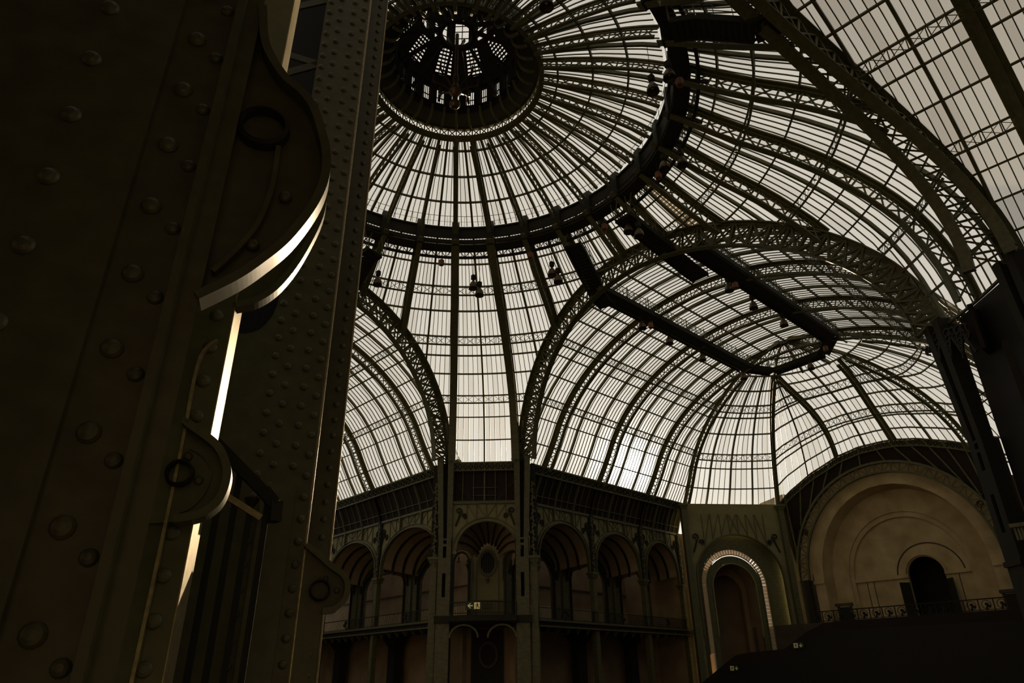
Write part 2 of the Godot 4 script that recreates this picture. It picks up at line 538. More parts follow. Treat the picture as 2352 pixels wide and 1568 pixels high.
func arm_bay(ax: int, l0: float, l1: float, nu: int, secs: Array, far_side: bool, single: bool, label: String, group: String, hip := false, glass := "glass", rows := AROW, kinds := AKIND) -> void:
	var o := thing("vault_glazing", label, "glazing", arm(ax, (l0 + l1) * 0.5, 178.0 if far_side else 2.0), group)
	var P := func(u: float, v: float, off: float) -> Vector3: return arm(ax, lerpf(l0, l1, u), v, off)
	var rw := rows; var kd := kinds
	if far_side:
		rw = mirror_rows(rows); kd = kinds.duplicate(); kd.reverse()
	var lo := no_lo; var hi := no_hi
	if l0 < 22.0:
		if far_side:
			hi = func(u: float) -> float: return 180.0 - arch_t(lerpf(l0, l1, u))
		else:
			lo = func(u: float) -> float: return arch_t(lerpf(l0, l1, u))
	if hip:
		var lim := func(u: float) -> float:
			var l := lerpf(l0, l1, u)
			for i in 178:
				if APX + sect(i * 0.5, HB).x / 2.311 < l:
					return i * 0.5
			return 90.0
		if far_side:
			lo = func(u: float) -> float: return 180.0 - lim.call(u)
		else:
			hi = lim
	bay(o, P, nu, rw, kd, secs, lo, hi, single, 0.05, glass)
func arm_rib(ax: int, l: float, t0: float, t1: float, label: String, group: String, w := 0.66) -> void:
	var o := thing("vault_rib", label, "rib", arm(ax, l, t0), group)
	var P := func(v: float, off: float) -> Vector3: return arm(ax, l, v, off)
	girder(o, P, span(t0, t1, 3.3), 0.10, 1.1, w, 0.34, 0.075, 1)
func base_girder(ax: int, l0: float, l1: float, side: float, label: String) -> void:
	var o := thing("eaves_girder", label, "girder", axm(ax, l0, side * 18.7, 20.8))
	var A := []; var B := []; var U := []
	for l: float in span(l0, l1, 0.85):
		A.push_back(axm(ax, l, side * 18.55, 21.45)); B.push_back(axm(ax, l, side * 18.85, 20.75)); U.push_back(axm(ax, 0, side, 0))
	var mb := MB.new(); mb.sweep(A, U, 0.14, 0.16)
	part("top_chord", mb, M.iron, o)
	mb = MB.new(); mb.sweep(B, U, 0.14, 0.16)
	part("bottom_chord", mb, M.iron, o)
	mb = MB.new(); lattice(mb, A, B, U, 0.06)
	part("lattice", mb, M.iron, o)

func build_right_arm() -> void:
	build_arch(0, "great arch of the right-hand vault, framing the sunlit bays")
	var RL := [26.25, 34.25, 42.35]
	for i in 3:
		arm_rib(0, RL[i], 2.4, 177.6, "%s rib of the right-hand vault behind its great arch" % ORD[i], "iron ribs of the right-hand vault")
	var LL := [18.1, 26.25, 34.25, 42.35, 49.1]
	for i in 4:
		var n := 18 if i != 3 else 14
		var sc := [6, 12] if i in [1, 2] else ([6, 12] if i == 0 else [6])
		arm_bay(0, LL[i], LL[i + 1], n, sc, false, true, ["first glazed bay of the right-hand vault, left wall, against the great arch", "second glazed bay of the right-hand vault, left wall", "third glazed bay of the right-hand vault, left wall, where the sun glares", "fourth glazed bay of the right-hand vault, left wall, ending at the hip"][i], "left glass bays of the right-hand vault", i == 3)
		arm_bay(0, LL[i], LL[i + 1], n, sc, true, false, "%s glazed bay of the right-hand vault, right wall, seen edge-on" % ORD[i], "right glass bays of the right-hand vault", i == 3)
	base_girder(0, 22.0, 49.0, 1.0, "lattice girder under the glass on the left wall of the right-hand vault")
	base_girder(0, 22.0, 49.0, -1.0, "lattice girder under the glass on the right wall of the right-hand vault")
	build_apse()

func tbase(az: float) -> float:
	var xs := PackedFloat32Array([-70.0, -40.0, -35.0, -30.0, -24.0, -15.0, -8.0, -3.0, 5.0, 13.0, 23.0, 31.0, 35.0, 70.0])
	var ys := PackedFloat32Array([2.0, 2.0, 6.0, 12.3, 17.0, 22.4, 24.8, 25.4, 25.2, 22.6, 16.0, 8.0, 2.0, 2.0])
	return lin(xs, ys, az)
func apse_az(i: int, w: float) -> float: # ribs of the apse: base azimuth to crown azimuth
	var b: Array = [[66.6, 66.6], [35.0, 36.0], [13.0, 33.0], [-8.0, -20.0], [-30.0, -30.0], [-66.6, -66.6]][i]
	return lerpf(b[0], b[1], pow(clampf(w, 0.0, 1.0), 3.0))
func apse_pt(i: int, u: float, w: float, off: float) -> Vector3: # sector i, w 0 at the eaves, 1 at the lantern
	var az := lerpf(apse_az(i, w), apse_az(i + 1, w), u)
	var tb := tbase(lerpf(apse_az(i, 0.0), apse_az(i + 1, 0.0), u))
	return apse(az, tb + w * (68.5 - tb), off)
const PROW := [0.0, 0.13, 0.28, 0.39, 0.545, 0.67, 0.765, 0.88, 1.0]
const PKIND := [0, 0, 0, 1, 0, 0, 1, 0, 0]
func build_apse() -> void:
	var names := ["left hip rib of the apse, right of the sun glare", "vertical rib of the apse rising over the small glass-block arch", "apse rib leaning left over the big plaster arch", "apse rib near the middle of the big plaster arch", "right hip rib of the apse above the big plaster arch", "hidden right corner rib of the apse"]
	for i in 6:
		var o := thing("apse_rib", names[i], "rib", apse_pt(mini(i, 4), 0.0 if i < 5 else 1.0, 0.0, 0.0), "iron ribs of the apse")
		var P := func(v: float, off: float) -> Vector3: return apse_pt(mini(i, 4), 0.0 if i < 5 else 1.0, v, off)
		girder(o, P, span(0.0, 1.0, 0.06), 0.10, 0.9, 0.45, 0.36, 0.07, 1)
	var gl := ["glazed apse bay between the sun glare and the vertical apse rib", "glazed apse bay just right of the vertical apse rib", "middle glazed apse bay above the big plaster arch", "right glazed apse bay above the big plaster arch", "far right glazed apse bay seen edge-on"]
	for i in 5:
		var g := thing("apse_glazing", gl[i], "glazing", apse_pt(i, 0.5, 0.0, 0.0), "glass bays of the apse")
		var P := func(u: float, v: float, off: float) -> Vector3: return apse_pt(i, u, v, off)
		bay(g, P, [16, 10, 10, 10, 12][i], PROW, PKIND, [[4, 8, 12], [5], [5], [5], [6]][i], no_lo, no_hi, i < 4)
	# the small glazed cone over the apse crown
	var c := thing("crown_lantern", "small fan of glass and ribs closing the apse crown", "lantern", apse(0, 89.0))
	var mr := MB.new()
	for az in [66.6, 36.0, 12.0, -12.0, -30.0, -66.6]:
		var pts := []; var ups := []
		for t: float in span(68.5, 88.5, 2.5):
			pts.push_back(apse(az, t, 0.2)); ups.push_back((apse(az, t, 0.5) - apse(az, t, 0.0)).normalized())
		mr.sweep(pts, ups, 0.2, 0.35)
	part("hip_bars", mr, M.iron, c)
	for i in 5:
		var a0: float = [66.6, 36.0, 12.0, -12.0, -30.0][i]; var a1: float = [36.0, 12.0, -12.0, -30.0, -66.6][i]
		var P := func(u: float, v: float, off: float) -> Vector3: return apse(lerpf(a0, a1, u), v, off)
		bay(c, P, 6, [68.5, 78.0, 88.0], [0, 0, 0], [], no_lo, no_hi, false)
	# eaves girder following the base
	var e := thing("eaves_girder", "lattice girder under the apse glass rising over the big plaster arch", "girder", apse_pt(0, 0.5, 0.0, 0.0))
	var A := []; var B := []; var U := []
	for i in 5:
		for u: float in span(0.0, 0.93, 0.07):
			A.push_back(apse_pt(i, u, 0.0, 0.1)); B.push_back(apse_pt(i, u, 0.0, 0.1) + Vector3.DOWN * 0.72)
	for i in A.size():
		U.push_back((A[i] - V(APX, 0, A[i].y)).normalized())
	var mb := MB.new(); mb.sweep(A, U, 0.16, 0.14); part("top_chord", mb, M.iron, e)
	mb = MB.new(); mb.sweep(B, U, 0.16, 0.14); part("bottom_chord", mb, M.iron, e)
	mb = MB.new(); lattice(mb, A, B, U, 0.05); part("lattice", mb, M.iron, e)

func build_left_arm() -> void:
	build_arch(1, "great arch of the left-hand vault, beside the riveted pillar")
	var LL := [18.1, 25.95, 36.3, 46.7]
	for i in 3:
		if i < 2:
			arm_rib(1, LL[i + 1], 2.4, 120.0, "%s rib of the left-hand vault behind its great arch" % ORD[i], "iron ribs of the left-hand vault")
		arm_bay(1, LL[i], LL[i + 1], 18 if i else 14, [6, 12] if i else [3, 9], false, true, "%s glazed bay of the left-hand vault counting from its great arch" % ORD[i], "glass bays of the left-hand vault")
		arm_bay(1, LL[i], LL[i + 1], 18 if i else 14, [6, 12] if i else [3, 9], true, false, "%s glazed bay on the hidden side of the left-hand vault" % ORD[i], "hidden glass bays of the left-hand vault")
	base_girder(1, 22.0, 46.7, 1.0, "lattice girder under the glass of the left-hand vault")

func build_near_arm() -> void:
	build_arch(2, "great arch crossing the top right corner, nearest to the viewer")
	arm_rib(2, 24.85, 2.4, 178.0, "dark broad rib of the near vault in the top right corner", "iron ribs of the near vault", 0.9)
	arm_rib(2, 32.3, 2.4, 178.0, "rib of the near vault behind the viewer", "iron ribs of the near vault", 0.9)
	arm_bay(2, 32.3, 56.0, 30, [6, 12, 18, 24], false, false, "frosted glass of the near vault behind the viewer, right side", "rear glass of the near vault", false, "frost", NROW, NKIND)
	arm_bay(2, 32.3, 56.0, 30, [6, 12, 18, 24], true, false, "frosted glass of the near vault behind the viewer, left side", "rear glass of the near vault", false, "frost", NROW, NKIND)
	build_arch(3, "great arch of the vault away from the sun, outside the view")
	for i in 4:
		arm_rib(3, 26.3 + 9.8 * i, 2.4, 177.6, "%s rib of the vault away from the sun, outside the view" % ORD[i], "iron ribs of the vault away from the sun")
		arm_bay(3, [18.1, 26.3, 36.1, 45.9][i], [26.3, 36.1, 45.9, 56.0][i], 12, [4, 8], false, false, "%s glass bay of the vault away from the sun, far side" % ORD[i], "glass bays of the vault away from the sun")
		arm_bay(3, [18.1, 26.3, 36.1, 45.9][i], [26.3, 36.1, 45.9, 56.0][i], 12, [4, 8], true, false, "%s glass bay of the vault away from the sun, near side" % ORD[i], "glass bays of the vault away from the sun")
	for i in 2:
		var l0: float = [17.3, 24.85][i]; var l1: float = [24.85, 32.3][i]
		arm_bay(2, l0, l1, 18, [6, 12], false, true, ["frosted glass bay of the near vault at the top right, beside the arch", "frosted glass bay of the near vault right of the dark broad rib"][i], "frosted glass bays of the near vault", false, "frost", NROW, NKIND)
		arm_bay(2, l0, l1, 18, [6, 12], true, false, ["frosted glass bay overhead, beside the arch, outside the view", "frosted glass bay overhead, behind the viewer"][i], "overhead glass bays of the near vault", false, "frost", NROW, NKIND)

# ---------------------------------------------------------------- lantern over the dome
func ringpts(r: float, z: float, k: int) -> Array:
	var o := []
	for i in k:
		o.push_back(V(r * cos(TAU * i / k), r * sin(TAU * i / k), z))
	return o
func polar(r: float, deg: float, z: float) -> Vector3:
	return V(r * cos(deg_to_rad(deg)), r * sin(deg_to_rad(deg)), z)
func same(v: Vector3, k: int) -> Array:
	var o := []
	for i in k:
		o.push_back(v)
	return o
func build_lantern() -> void:
	var o := thing("dome_lantern", "dark lantern drum with slatted openings at the top of the dome", "lantern", V(0, 0, 38.3))
	var up := same(Vector3.UP, 96)
	var mb := MB.new(); mb.sweep(ringpts(5.62, 38.45, 96), up, 0.3, 0.35, true)
	part("base_ring", mb, M.iron, o)
	mb = MB.new(); mb.sweep(ringpts(5.6, 39.28, 96), up, 0.2, 0.12, true)
	var A := []; var B := []; var U := []
	for i in 61:
		A.push_back(polar(5.62, 6.0 * i + 3.0, 38.6)); B.push_back(polar(5.6, 6.0 * i + 3.0, 39.25)); U.push_back(polar(1.0, 6.0 * i + 3.0, 0.0))
	lattice(mb, A, B, U, 0.07)
	part("lattice_band", mb, M.iron, o)
	mb = MB.new() # soffit plate between lattice band and drum
	mb.lathe(V(0, 0, 0), [[5.7, 39.3], [5.2, 39.4], [4.35, 39.62], [4.3, 40.1], [4.3, 40.35]], 96)
	mb.lathe(V(0, 0, 0), [[5.75, 39.32], [5.3, 40.2], [4.5, 40.45], [4.3, 40.35]], 96)
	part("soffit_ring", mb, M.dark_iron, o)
	for i in 30: # arched brackets under the soffit
		var a := 12.0 * i + 3.0
		mb = MB.new(); var pts := []; var ups := []
		for t: float in span(0.0, 90.0, 10.0):
			pts.push_back(polar(5.1 - 1.0 * sin(deg_to_rad(t)), a, 38.75 + 1.1 * (1.0 - cos(deg_to_rad(t))))); ups.push_back(polar(1.0, a + 90.0, 0.0))
		mb.sweep(pts, ups, 0.14, 0.16)
		part("bracket", mb, M.iron, o)
	for i in 24: # slatted openings of the drum
		mb = MB.new(); var a := 15.0 * i
		mb.box(polar(4.25, a, 41.3), polar(0.22, a, 0), Vector3.UP * 1.3, polar(0.24, a + 90.0, 0.0))
		part("pier", mb, M.dark_iron, o)
		mb = MB.new()
		for j in range(1, 8):
			var b := a + 15.0 * j / 8.0
			if true:
				mb.bar(polar(4.25, b, 40.2), polar(4.25, b, 41.9), polar(1.0, b, 0.0), 0.05, 0.05)
		for zz in [40.7, 41.5]:
			mb.bar(polar(4.25, a, zz), polar(4.25, a + 15.0, zz), Vector3.UP, 0.06, 0.06)
		part("louvre", mb, M.dark_iron, o)
	mb = MB.new(); mb.lathe(V(0, 0, 0), [[4.1, 41.85], [4.1, 42.3], [3.95, 42.5]], 48); mb.lathe(V(0, 0, 0), [[4.5, 41.8], [4.5, 42.5], [4.0, 42.8]], 48)
	part("cap_base", mb, M.dark_iron, o)
	mb = MB.new(); mb.sweep(ringpts(2.75, 44.45, 48), same(Vector3.UP, 48), 0.3, 0.3, true)
	part("cap_ring", mb, M.dark_iron, o)
	for i in 20: # sloping cap: solid leaves and slatted leaves in turn
		mb = MB.new(); var a0 := 18.0 * i + 4.0; var a1 := a0 + 18.0
		if i % 2 == 0:
			mb.hexa([polar(4.2, a0, 42.4), polar(4.3, a0, 42.6), polar(4.3, a1, 42.6), polar(4.2, a1, 42.4), polar(2.7, a0, 44.3), polar(2.8, a0, 44.5), polar(2.8, a1, 44.5), polar(2.7, a1, 44.3)])
			part("cap_leaf", mb, M.dark_iron, o)
		else:
			for j in 9:
				var f := (j + 0.5) / 9.0
				mb.bar(polar(lerpf(4.2, 2.75, f), a0, lerpf(42.5, 44.4, f)), polar(lerpf(4.2, 2.75, f), a1, lerpf(42.5, 44.4, f)), Vector3.UP, 0.14, 0.05)
			for j in 5:
				var aa := lerpf(a0, a1, j / 4.0)
				mb.bar(polar(4.2, aa, 42.5), polar(2.75, aa, 44.4), Vector3.UP, 0.07, 0.05)
			part("cap_slats", mb, M.dark_iron, o)
	for i in 10: # upper drum with tall windows
		mb = MB.new(); var a := 36.0 * i + 27.0
		mb.box(polar(2.65, a, 45.9), polar(0.15, a, 0), Vector3.UP * 1.5, polar(0.3, a + 90.0, 0.0))
		part("upper_pier", mb, M.dark_iron, o)
		mb = MB.new()
		mb.bar(polar(2.65, a + 18.0, 44.6), polar(2.65, a + 18.0, 47.1), polar(1.0, a + 18.0, 0.0), 0.06, 0.06)
		for zz in [45.2, 45.9, 46.5]:
			mb.bar(polar(2.65, a + 6.0, zz), polar(2.65, a + 30.0, zz), Vector3.UP, 0.05, 0.05)
		part("window_bars", mb, M.dark_iron, o)
	mb = MB.new(); mb.lathe(V(0, 0, 0), [[2.9, 47.2], [2.6, 47.8], [1.4, 48.8], [0.05, 49.4]], 36); mb.lathe(V(0, 0, 0), [[3.0, 47.2], [2.7, 48.1], [0.05, 49.7]], 36)
	part("roof", mb, M.dark_iron, o)
	for i in 12: # radial inner ribs below the cap
		var a := 30.0 * i + 9.0
		mb = MB.new()
		mb.bar(polar(4.2, a, 40.4), polar(1.1, a, 42.6), Vector3.UP, 0.14, 0.3)
		mb.bar(polar(2.3, a, 44.7), polar(1.1, a, 42.6), Vector3.UP, 0.1, 0.2)
		part("inner_rib", mb, M.dark_iron, o)
	mb = MB.new(); mb.sweep(ringpts(1.15, 42.5, 36), same(Vector3.UP, 36), 0.3, 0.3, true)
	part("hub_ring", mb, M.dark_iron, o)
	# hanging finial
	var f := thing("hanging_finial", "iron finial with curled arms and a ball hanging in the dome lantern", "finial", V(0, 0, 36.0))
	mb = MB.new(); mb.lathe(V(0, 0, 0), [[0.0, 36.5], [0.16, 36.55], [0.2, 36.9], [0.42, 37.2], [0.3, 37.6], [0.14, 37.9], [0.22, 38.4], [0.12, 38.8], [0.12, 42.5]], 14)
	part("stem", mb, M.bronze, f)
	mb = MB.new(); mb.ball(V(0, 0, 36.15), 0.36, 14)
	part("ball", mb, M.bronze, f)
	for i in 8:
		mb = MB.new(); var a := 45.0 * i + 10.0; var pts := []; var ups := []
		for t: float in span(0.0, 1.0, 0.07):
			var r := 0.2 + 1.25 * sin(t * 1.75); var z := 37.3 + 1.5 * t * t + 0.25 * sin(t * 5.0)
			pts.push_back(polar(r, a, z)); ups.push_back(polar(1.0, a + 90.0, 0.0))
		mb.sweep(pts, ups, 0.09, 0.09)
		part("curled_arm", mb, M.bronze, f)

# ---------------------------------------------------------------- walkways
func railing(mb: MB, p: Vector3, q: Vector3, h: float, step: float, w := 0.035) -> void:
	mb.bar(p + Vector3.UP * h, q + Vector3.UP * h, Vector3.UP, w * 1.6, w)
	mb.bar(p + Vector3.UP * h * 0.5, q + Vector3.UP * h * 0.5, Vector3.UP, w, w)
	var k := maxi(1, int(p.distance_to(q) / step))
	for i in k + 1:
		var c := p.lerp(q, (i + 0.0) / k)
		mb.bar(c, c + Vector3.UP * h, q - p, w, w)
func stair(label: String, path: Array, w: float) -> void: # hanging stair: flat strings and treads under them
	var o := thing("hanging_stair", label, "stair", path[-1], "hanging stairs from the dome ring to the vault walkways")
	var mt := MB.new(); var mr := MB.new()
	var side: Vector3
	for i in path.size() - 1:
		var p: Vector3 = path[i]; var q: Vector3 = path[i + 1]
		side = (q - p).cross(Vector3.UP).normalized()
		mt.bar(p, q, Vector3.UP, w, 0.08)
		for e in [-0.5, 0.5]:
			var ms := MB.new(); ms.bar(p + side * w * e, q + side * w * e, Vector3.UP, 0.08, 0.35)
			part("string", ms, M.dark_iron, o)
			railing(mr, p + side * w * e, q + side * w * e, 1.0, 0.9)
		var k := int(p.distance_to(q) / 0.3)
		for j in k:
			var c := p.lerp(q, (j + 0.5) / k)
			var tr := MB.new(); tr.box(c + Vector3.DOWN * 0.07, side * w * 0.5, Vector3.UP * 0.04, side.cross(Vector3.UP) * 0.11)
			part("tread", tr, M.dark_iron, o)
	part("deck", mt, M.dark_iron, o)
	part("handrail", mr, M.iron, o)
	mr = MB.new()
	for e in [-0.5, 0.5]:
		for k in [-1, 1]:
			mr.bar(path[0] + side * w * e, path[0] + side * w * e + Vector3.UP * 1.6 + side * 0.3 * k, side, 0.05, 0.05)
	part("hangers", mr, M.iron, o, true)
func walkway(ax: int, label: String, pts: Array, w: float) -> void:
	var o := thing("vault_walkway", label, "walkway", pts[0], "walkways hung under the vault crowns")
	var md := MB.new(); var me := MB.new(); var mr := MB.new(); var ml := MB.new(); var mh := MB.new()
	for i in pts.size() - 1:
		var p: Vector3 = pts[i]; var q: Vector3 = pts[i + 1]
		var s := (q - p).cross(Vector3.UP).normalized() * w * 0.5
		md.bar(p, q, Vector3.UP, w, 0.10)
		for e in [-1.0, 1.0]:
			me.bar(p + s * e, q + s * e, Vector3.UP, 0.1, 0.42)
			railing(mr, p + s * e, q + s * e, 1.05, 0.75)
			var k := int(p.distance_to(q) / 0.9)
			var A := []; var B := []; var U := []
			for j in k + 1:
				A.push_back(p.lerp(q, (j + 0.0) / k) + s * e + Vector3.UP * 0.2); B.push_back(p.lerp(q, (j + 0.0) / k) + s * e + Vector3.UP * 0.95); U.push_back(s)
			lattice(ml, A, B, U, 0.04)
		var k2 := int(p.distance_to(q) / 2.7)
		for j in k2 + 1:
			var c := p.lerp(q, (j + 0.0) / maxi(k2, 1))
			for e in [-1.0, 1.0]:
				mh.bar(c + s * e, c + s * e + Vector3.UP * 1.3, q - p, 0.06, 0.06)
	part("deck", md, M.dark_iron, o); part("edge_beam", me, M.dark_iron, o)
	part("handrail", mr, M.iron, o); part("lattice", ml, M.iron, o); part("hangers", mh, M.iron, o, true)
func build_walkways() -> void:
	walkway(0, "left long walkway under the crown of the right-hand vault", [V(18.8, 4.5, 31.7), V(42.0, 4.6, 31.8)], 1.5)
	walkway(0, "right long walkway under the crown of the right-hand vault", [V(18.8, -4.5, 31.7), V(41.6, -4.4, 31.8)], 1.5)
	walkway(0, "short angled walkway closing the far end of the long pair", [V(42.0, 4.6, 31.8), V(45.0, 3.2, 31.8), V(44.6, -2.2, 31.8), V(41.6, -4.4, 31.8)], 1.2)
	walkway(1, "walkway under the crown of the left-hand vault", [V(4.5, 18.8, 31.7), V(4.5, 40.0, 31.7)], 1.5)
	stair("left hanging stair dropping from the dome ring to the right-hand vault", [V(14.0, 2.9, 33.3), V(15.0, 3.25, 33.2), V(19.0, 4.6, 31.2), V(20.4, 4.9, 31.1)], 1.3)
	stair("right hanging stair dropping from the dome ring to the right-hand vault", [V(13.3, -2.5, 32.6), V(14.3, -2.55, 32.5), V(20.8, -2.9, 31.1), V(22.2, -2.9, 31.0)], 1.3)
	stair("hanging stair at the top running from the dome ring to the near great arch", [V(3.3, -13.9, 33.1), V(3.8, -15.0, 32.8), V(5.0, -17.3, 31.4), V(5.4, -18.4, 31.5)], 1.3)
	stair("hanging stair beside the riveted pillar, dropping to the left-hand vault", [V(2.6, 12.7, 32.4), V(2.4, 13.6, 32.2), V(3.2, 18.5, 30.6), V(3.3, 20.0, 30.5)], 1.4)

# ---------------------------------------------------------------- arcades
func arch_panel(mb: MB, F: Callable, u0: float, u1: float, uc: float, hw: float, spring: float, rise: float, ztop: float, zbot: float, d0: float, d1: float) -> void:
	# wall slab F(u, z, d) from u0 to u1 with a round-headed opening
	var k := 20
	var prev := []
	for i in k + 1:
		var t := PI - PI * i / k
		var u := uc + hw * cos(t); var z := spring + rise * sin(t)
		var cur := [u, z]
		if i > 0:
			var a: Array = prev
			mb.hexa([F.call(a[0], a[1], d0), F.call(a[0], a[1], d1), F.call(u, z, d1), F.call(u, z, d0), F.call(a[0], ztop, d0), F.call(a[0], ztop, d1), F.call(u, ztop, d1), F.call(u, ztop, d0)])
		prev = cur
	for e in [[u0, uc - hw], [uc + hw, u1]]:
		if e[1] - e[0] > 0.01:
			mb.hexa([F.call(e[0], zbot, d0), F.call(e[0], zbot, d1), F.call(e[1], zbot, d1), F.call(e[1], zbot, d0), F.call(e[0], ztop, d0), F.call(e[0], ztop, d1), F.call(e[1], ztop, d1), F.call(e[1], ztop, d0)])
func arc_sweep(mb: MB, F: Callable, uc: float, hw: float, spring: float, rise: float, d: float, w: float, h: float, legs := 0.0) -> void:
	var pts := []; var ups := []
	if legs > 0.0:
		pts.push_back(F.call(uc - hw, spring - legs, d)); ups.push_back((F.call(uc, spring, d) - F.call(uc - hw, spring, d)).normalized())
	for i in 29:
		var t := PI - PI * i / 28.0
		pts.push_back(F.call(uc + hw * cos(t), spring + rise * sin(t), d))
		ups.push_back((F.call(uc - cos(t), spring - sin(t), d) - F.call(uc, spring, d)).normalized())
	if legs > 0.0:
		pts.push_back(F.call(uc + hw, spring - legs, d)); ups.push_back((F.call(uc, spring, d) - F.call(uc + hw, spring, d)).normalized())
	mb.sweep(pts, ups, w, h)
func scroll(mb: MB, F: Callable, u: float, z: float, s: float, dir: float, d: float) -> void: # pair of spiral scrolls
	for e in [[0.0, 0.0, 1.0], [0.62, -0.55, 0.75]]:
		var pts := []; var ups := []
		for i in 26:
			var t := i / 25.0; var a: float = -PI * 0.5 + t * PI * 2.7; var r: float = s * 0.42 * (e[2] as float) * (1.0 - 0.8 * t)
			pts.push_back(F.call(u + dir * ((e[0] as float) * s + r * cos(a)), z + (e[1] as float) * s + r * sin(a), d)); ups.push_back((F.call(u, z, d + 1.0) - F.call(u, z, d)).normalized())
		mb.sweep(pts, ups, 0.1, 0.13)
	var p2 := []; var u2 := []
	for i in 12:
		var t := i / 11.0
		p2.push_back(F.call(u + dir * s * (0.15 - 0.5 * t), z - s * (0.4 + 1.3 * t), d)); u2.push_back((F.call(u, z, d + 1.0) - F.call(u, z, d)).normalized())
	mb.sweep(p2, u2, 0.14, 0.1)
func capital_column(o: Node3D, F: Callable, u: float, d: float, z0: float, z1: float, w: float) -> void:
	var mb := MB.new()
	mb.hexa([F.call(u - w, z0, d - w), F.call(u - w, z0, d + w), F.call(u + w, z0, d + w), F.call(u + w, z0, d - w), F.call(u - w * 0.9, z1, d - w * 0.9), F.call(u - w * 0.9, z1, d + w * 0.9), F.call(u + w * 0.9, z1, d + w * 0.9), F.call(u + w * 0.9, z1, d - w * 0.9)])
	part("shaft", mb, M.iron, o)
	mb = MB.new()
	for e in [[z1, 1.15, z1 + 0.35, 1.5], [z1 + 0.35, 1.7, z1 + 0.55, 1.7], [z0, 1.6, z0 + 0.5, 1.3]]:
		var a: float = w * e[1]; var b: float = w * e[3]
		mb.hexa([F.call(u - a, e[0], d - a), F.call(u - a, e[0], d + a), F.call(u + a, e[0], d + a), F.call(u + a, e[0], d - a), F.call(u - b, e[2], d - b), F.call(u - b, e[2], d + b), F.call(u + b, e[2], d + b), F.call(u + b, e[2], d - b)])
	part("capital", mb, M.iron, o)
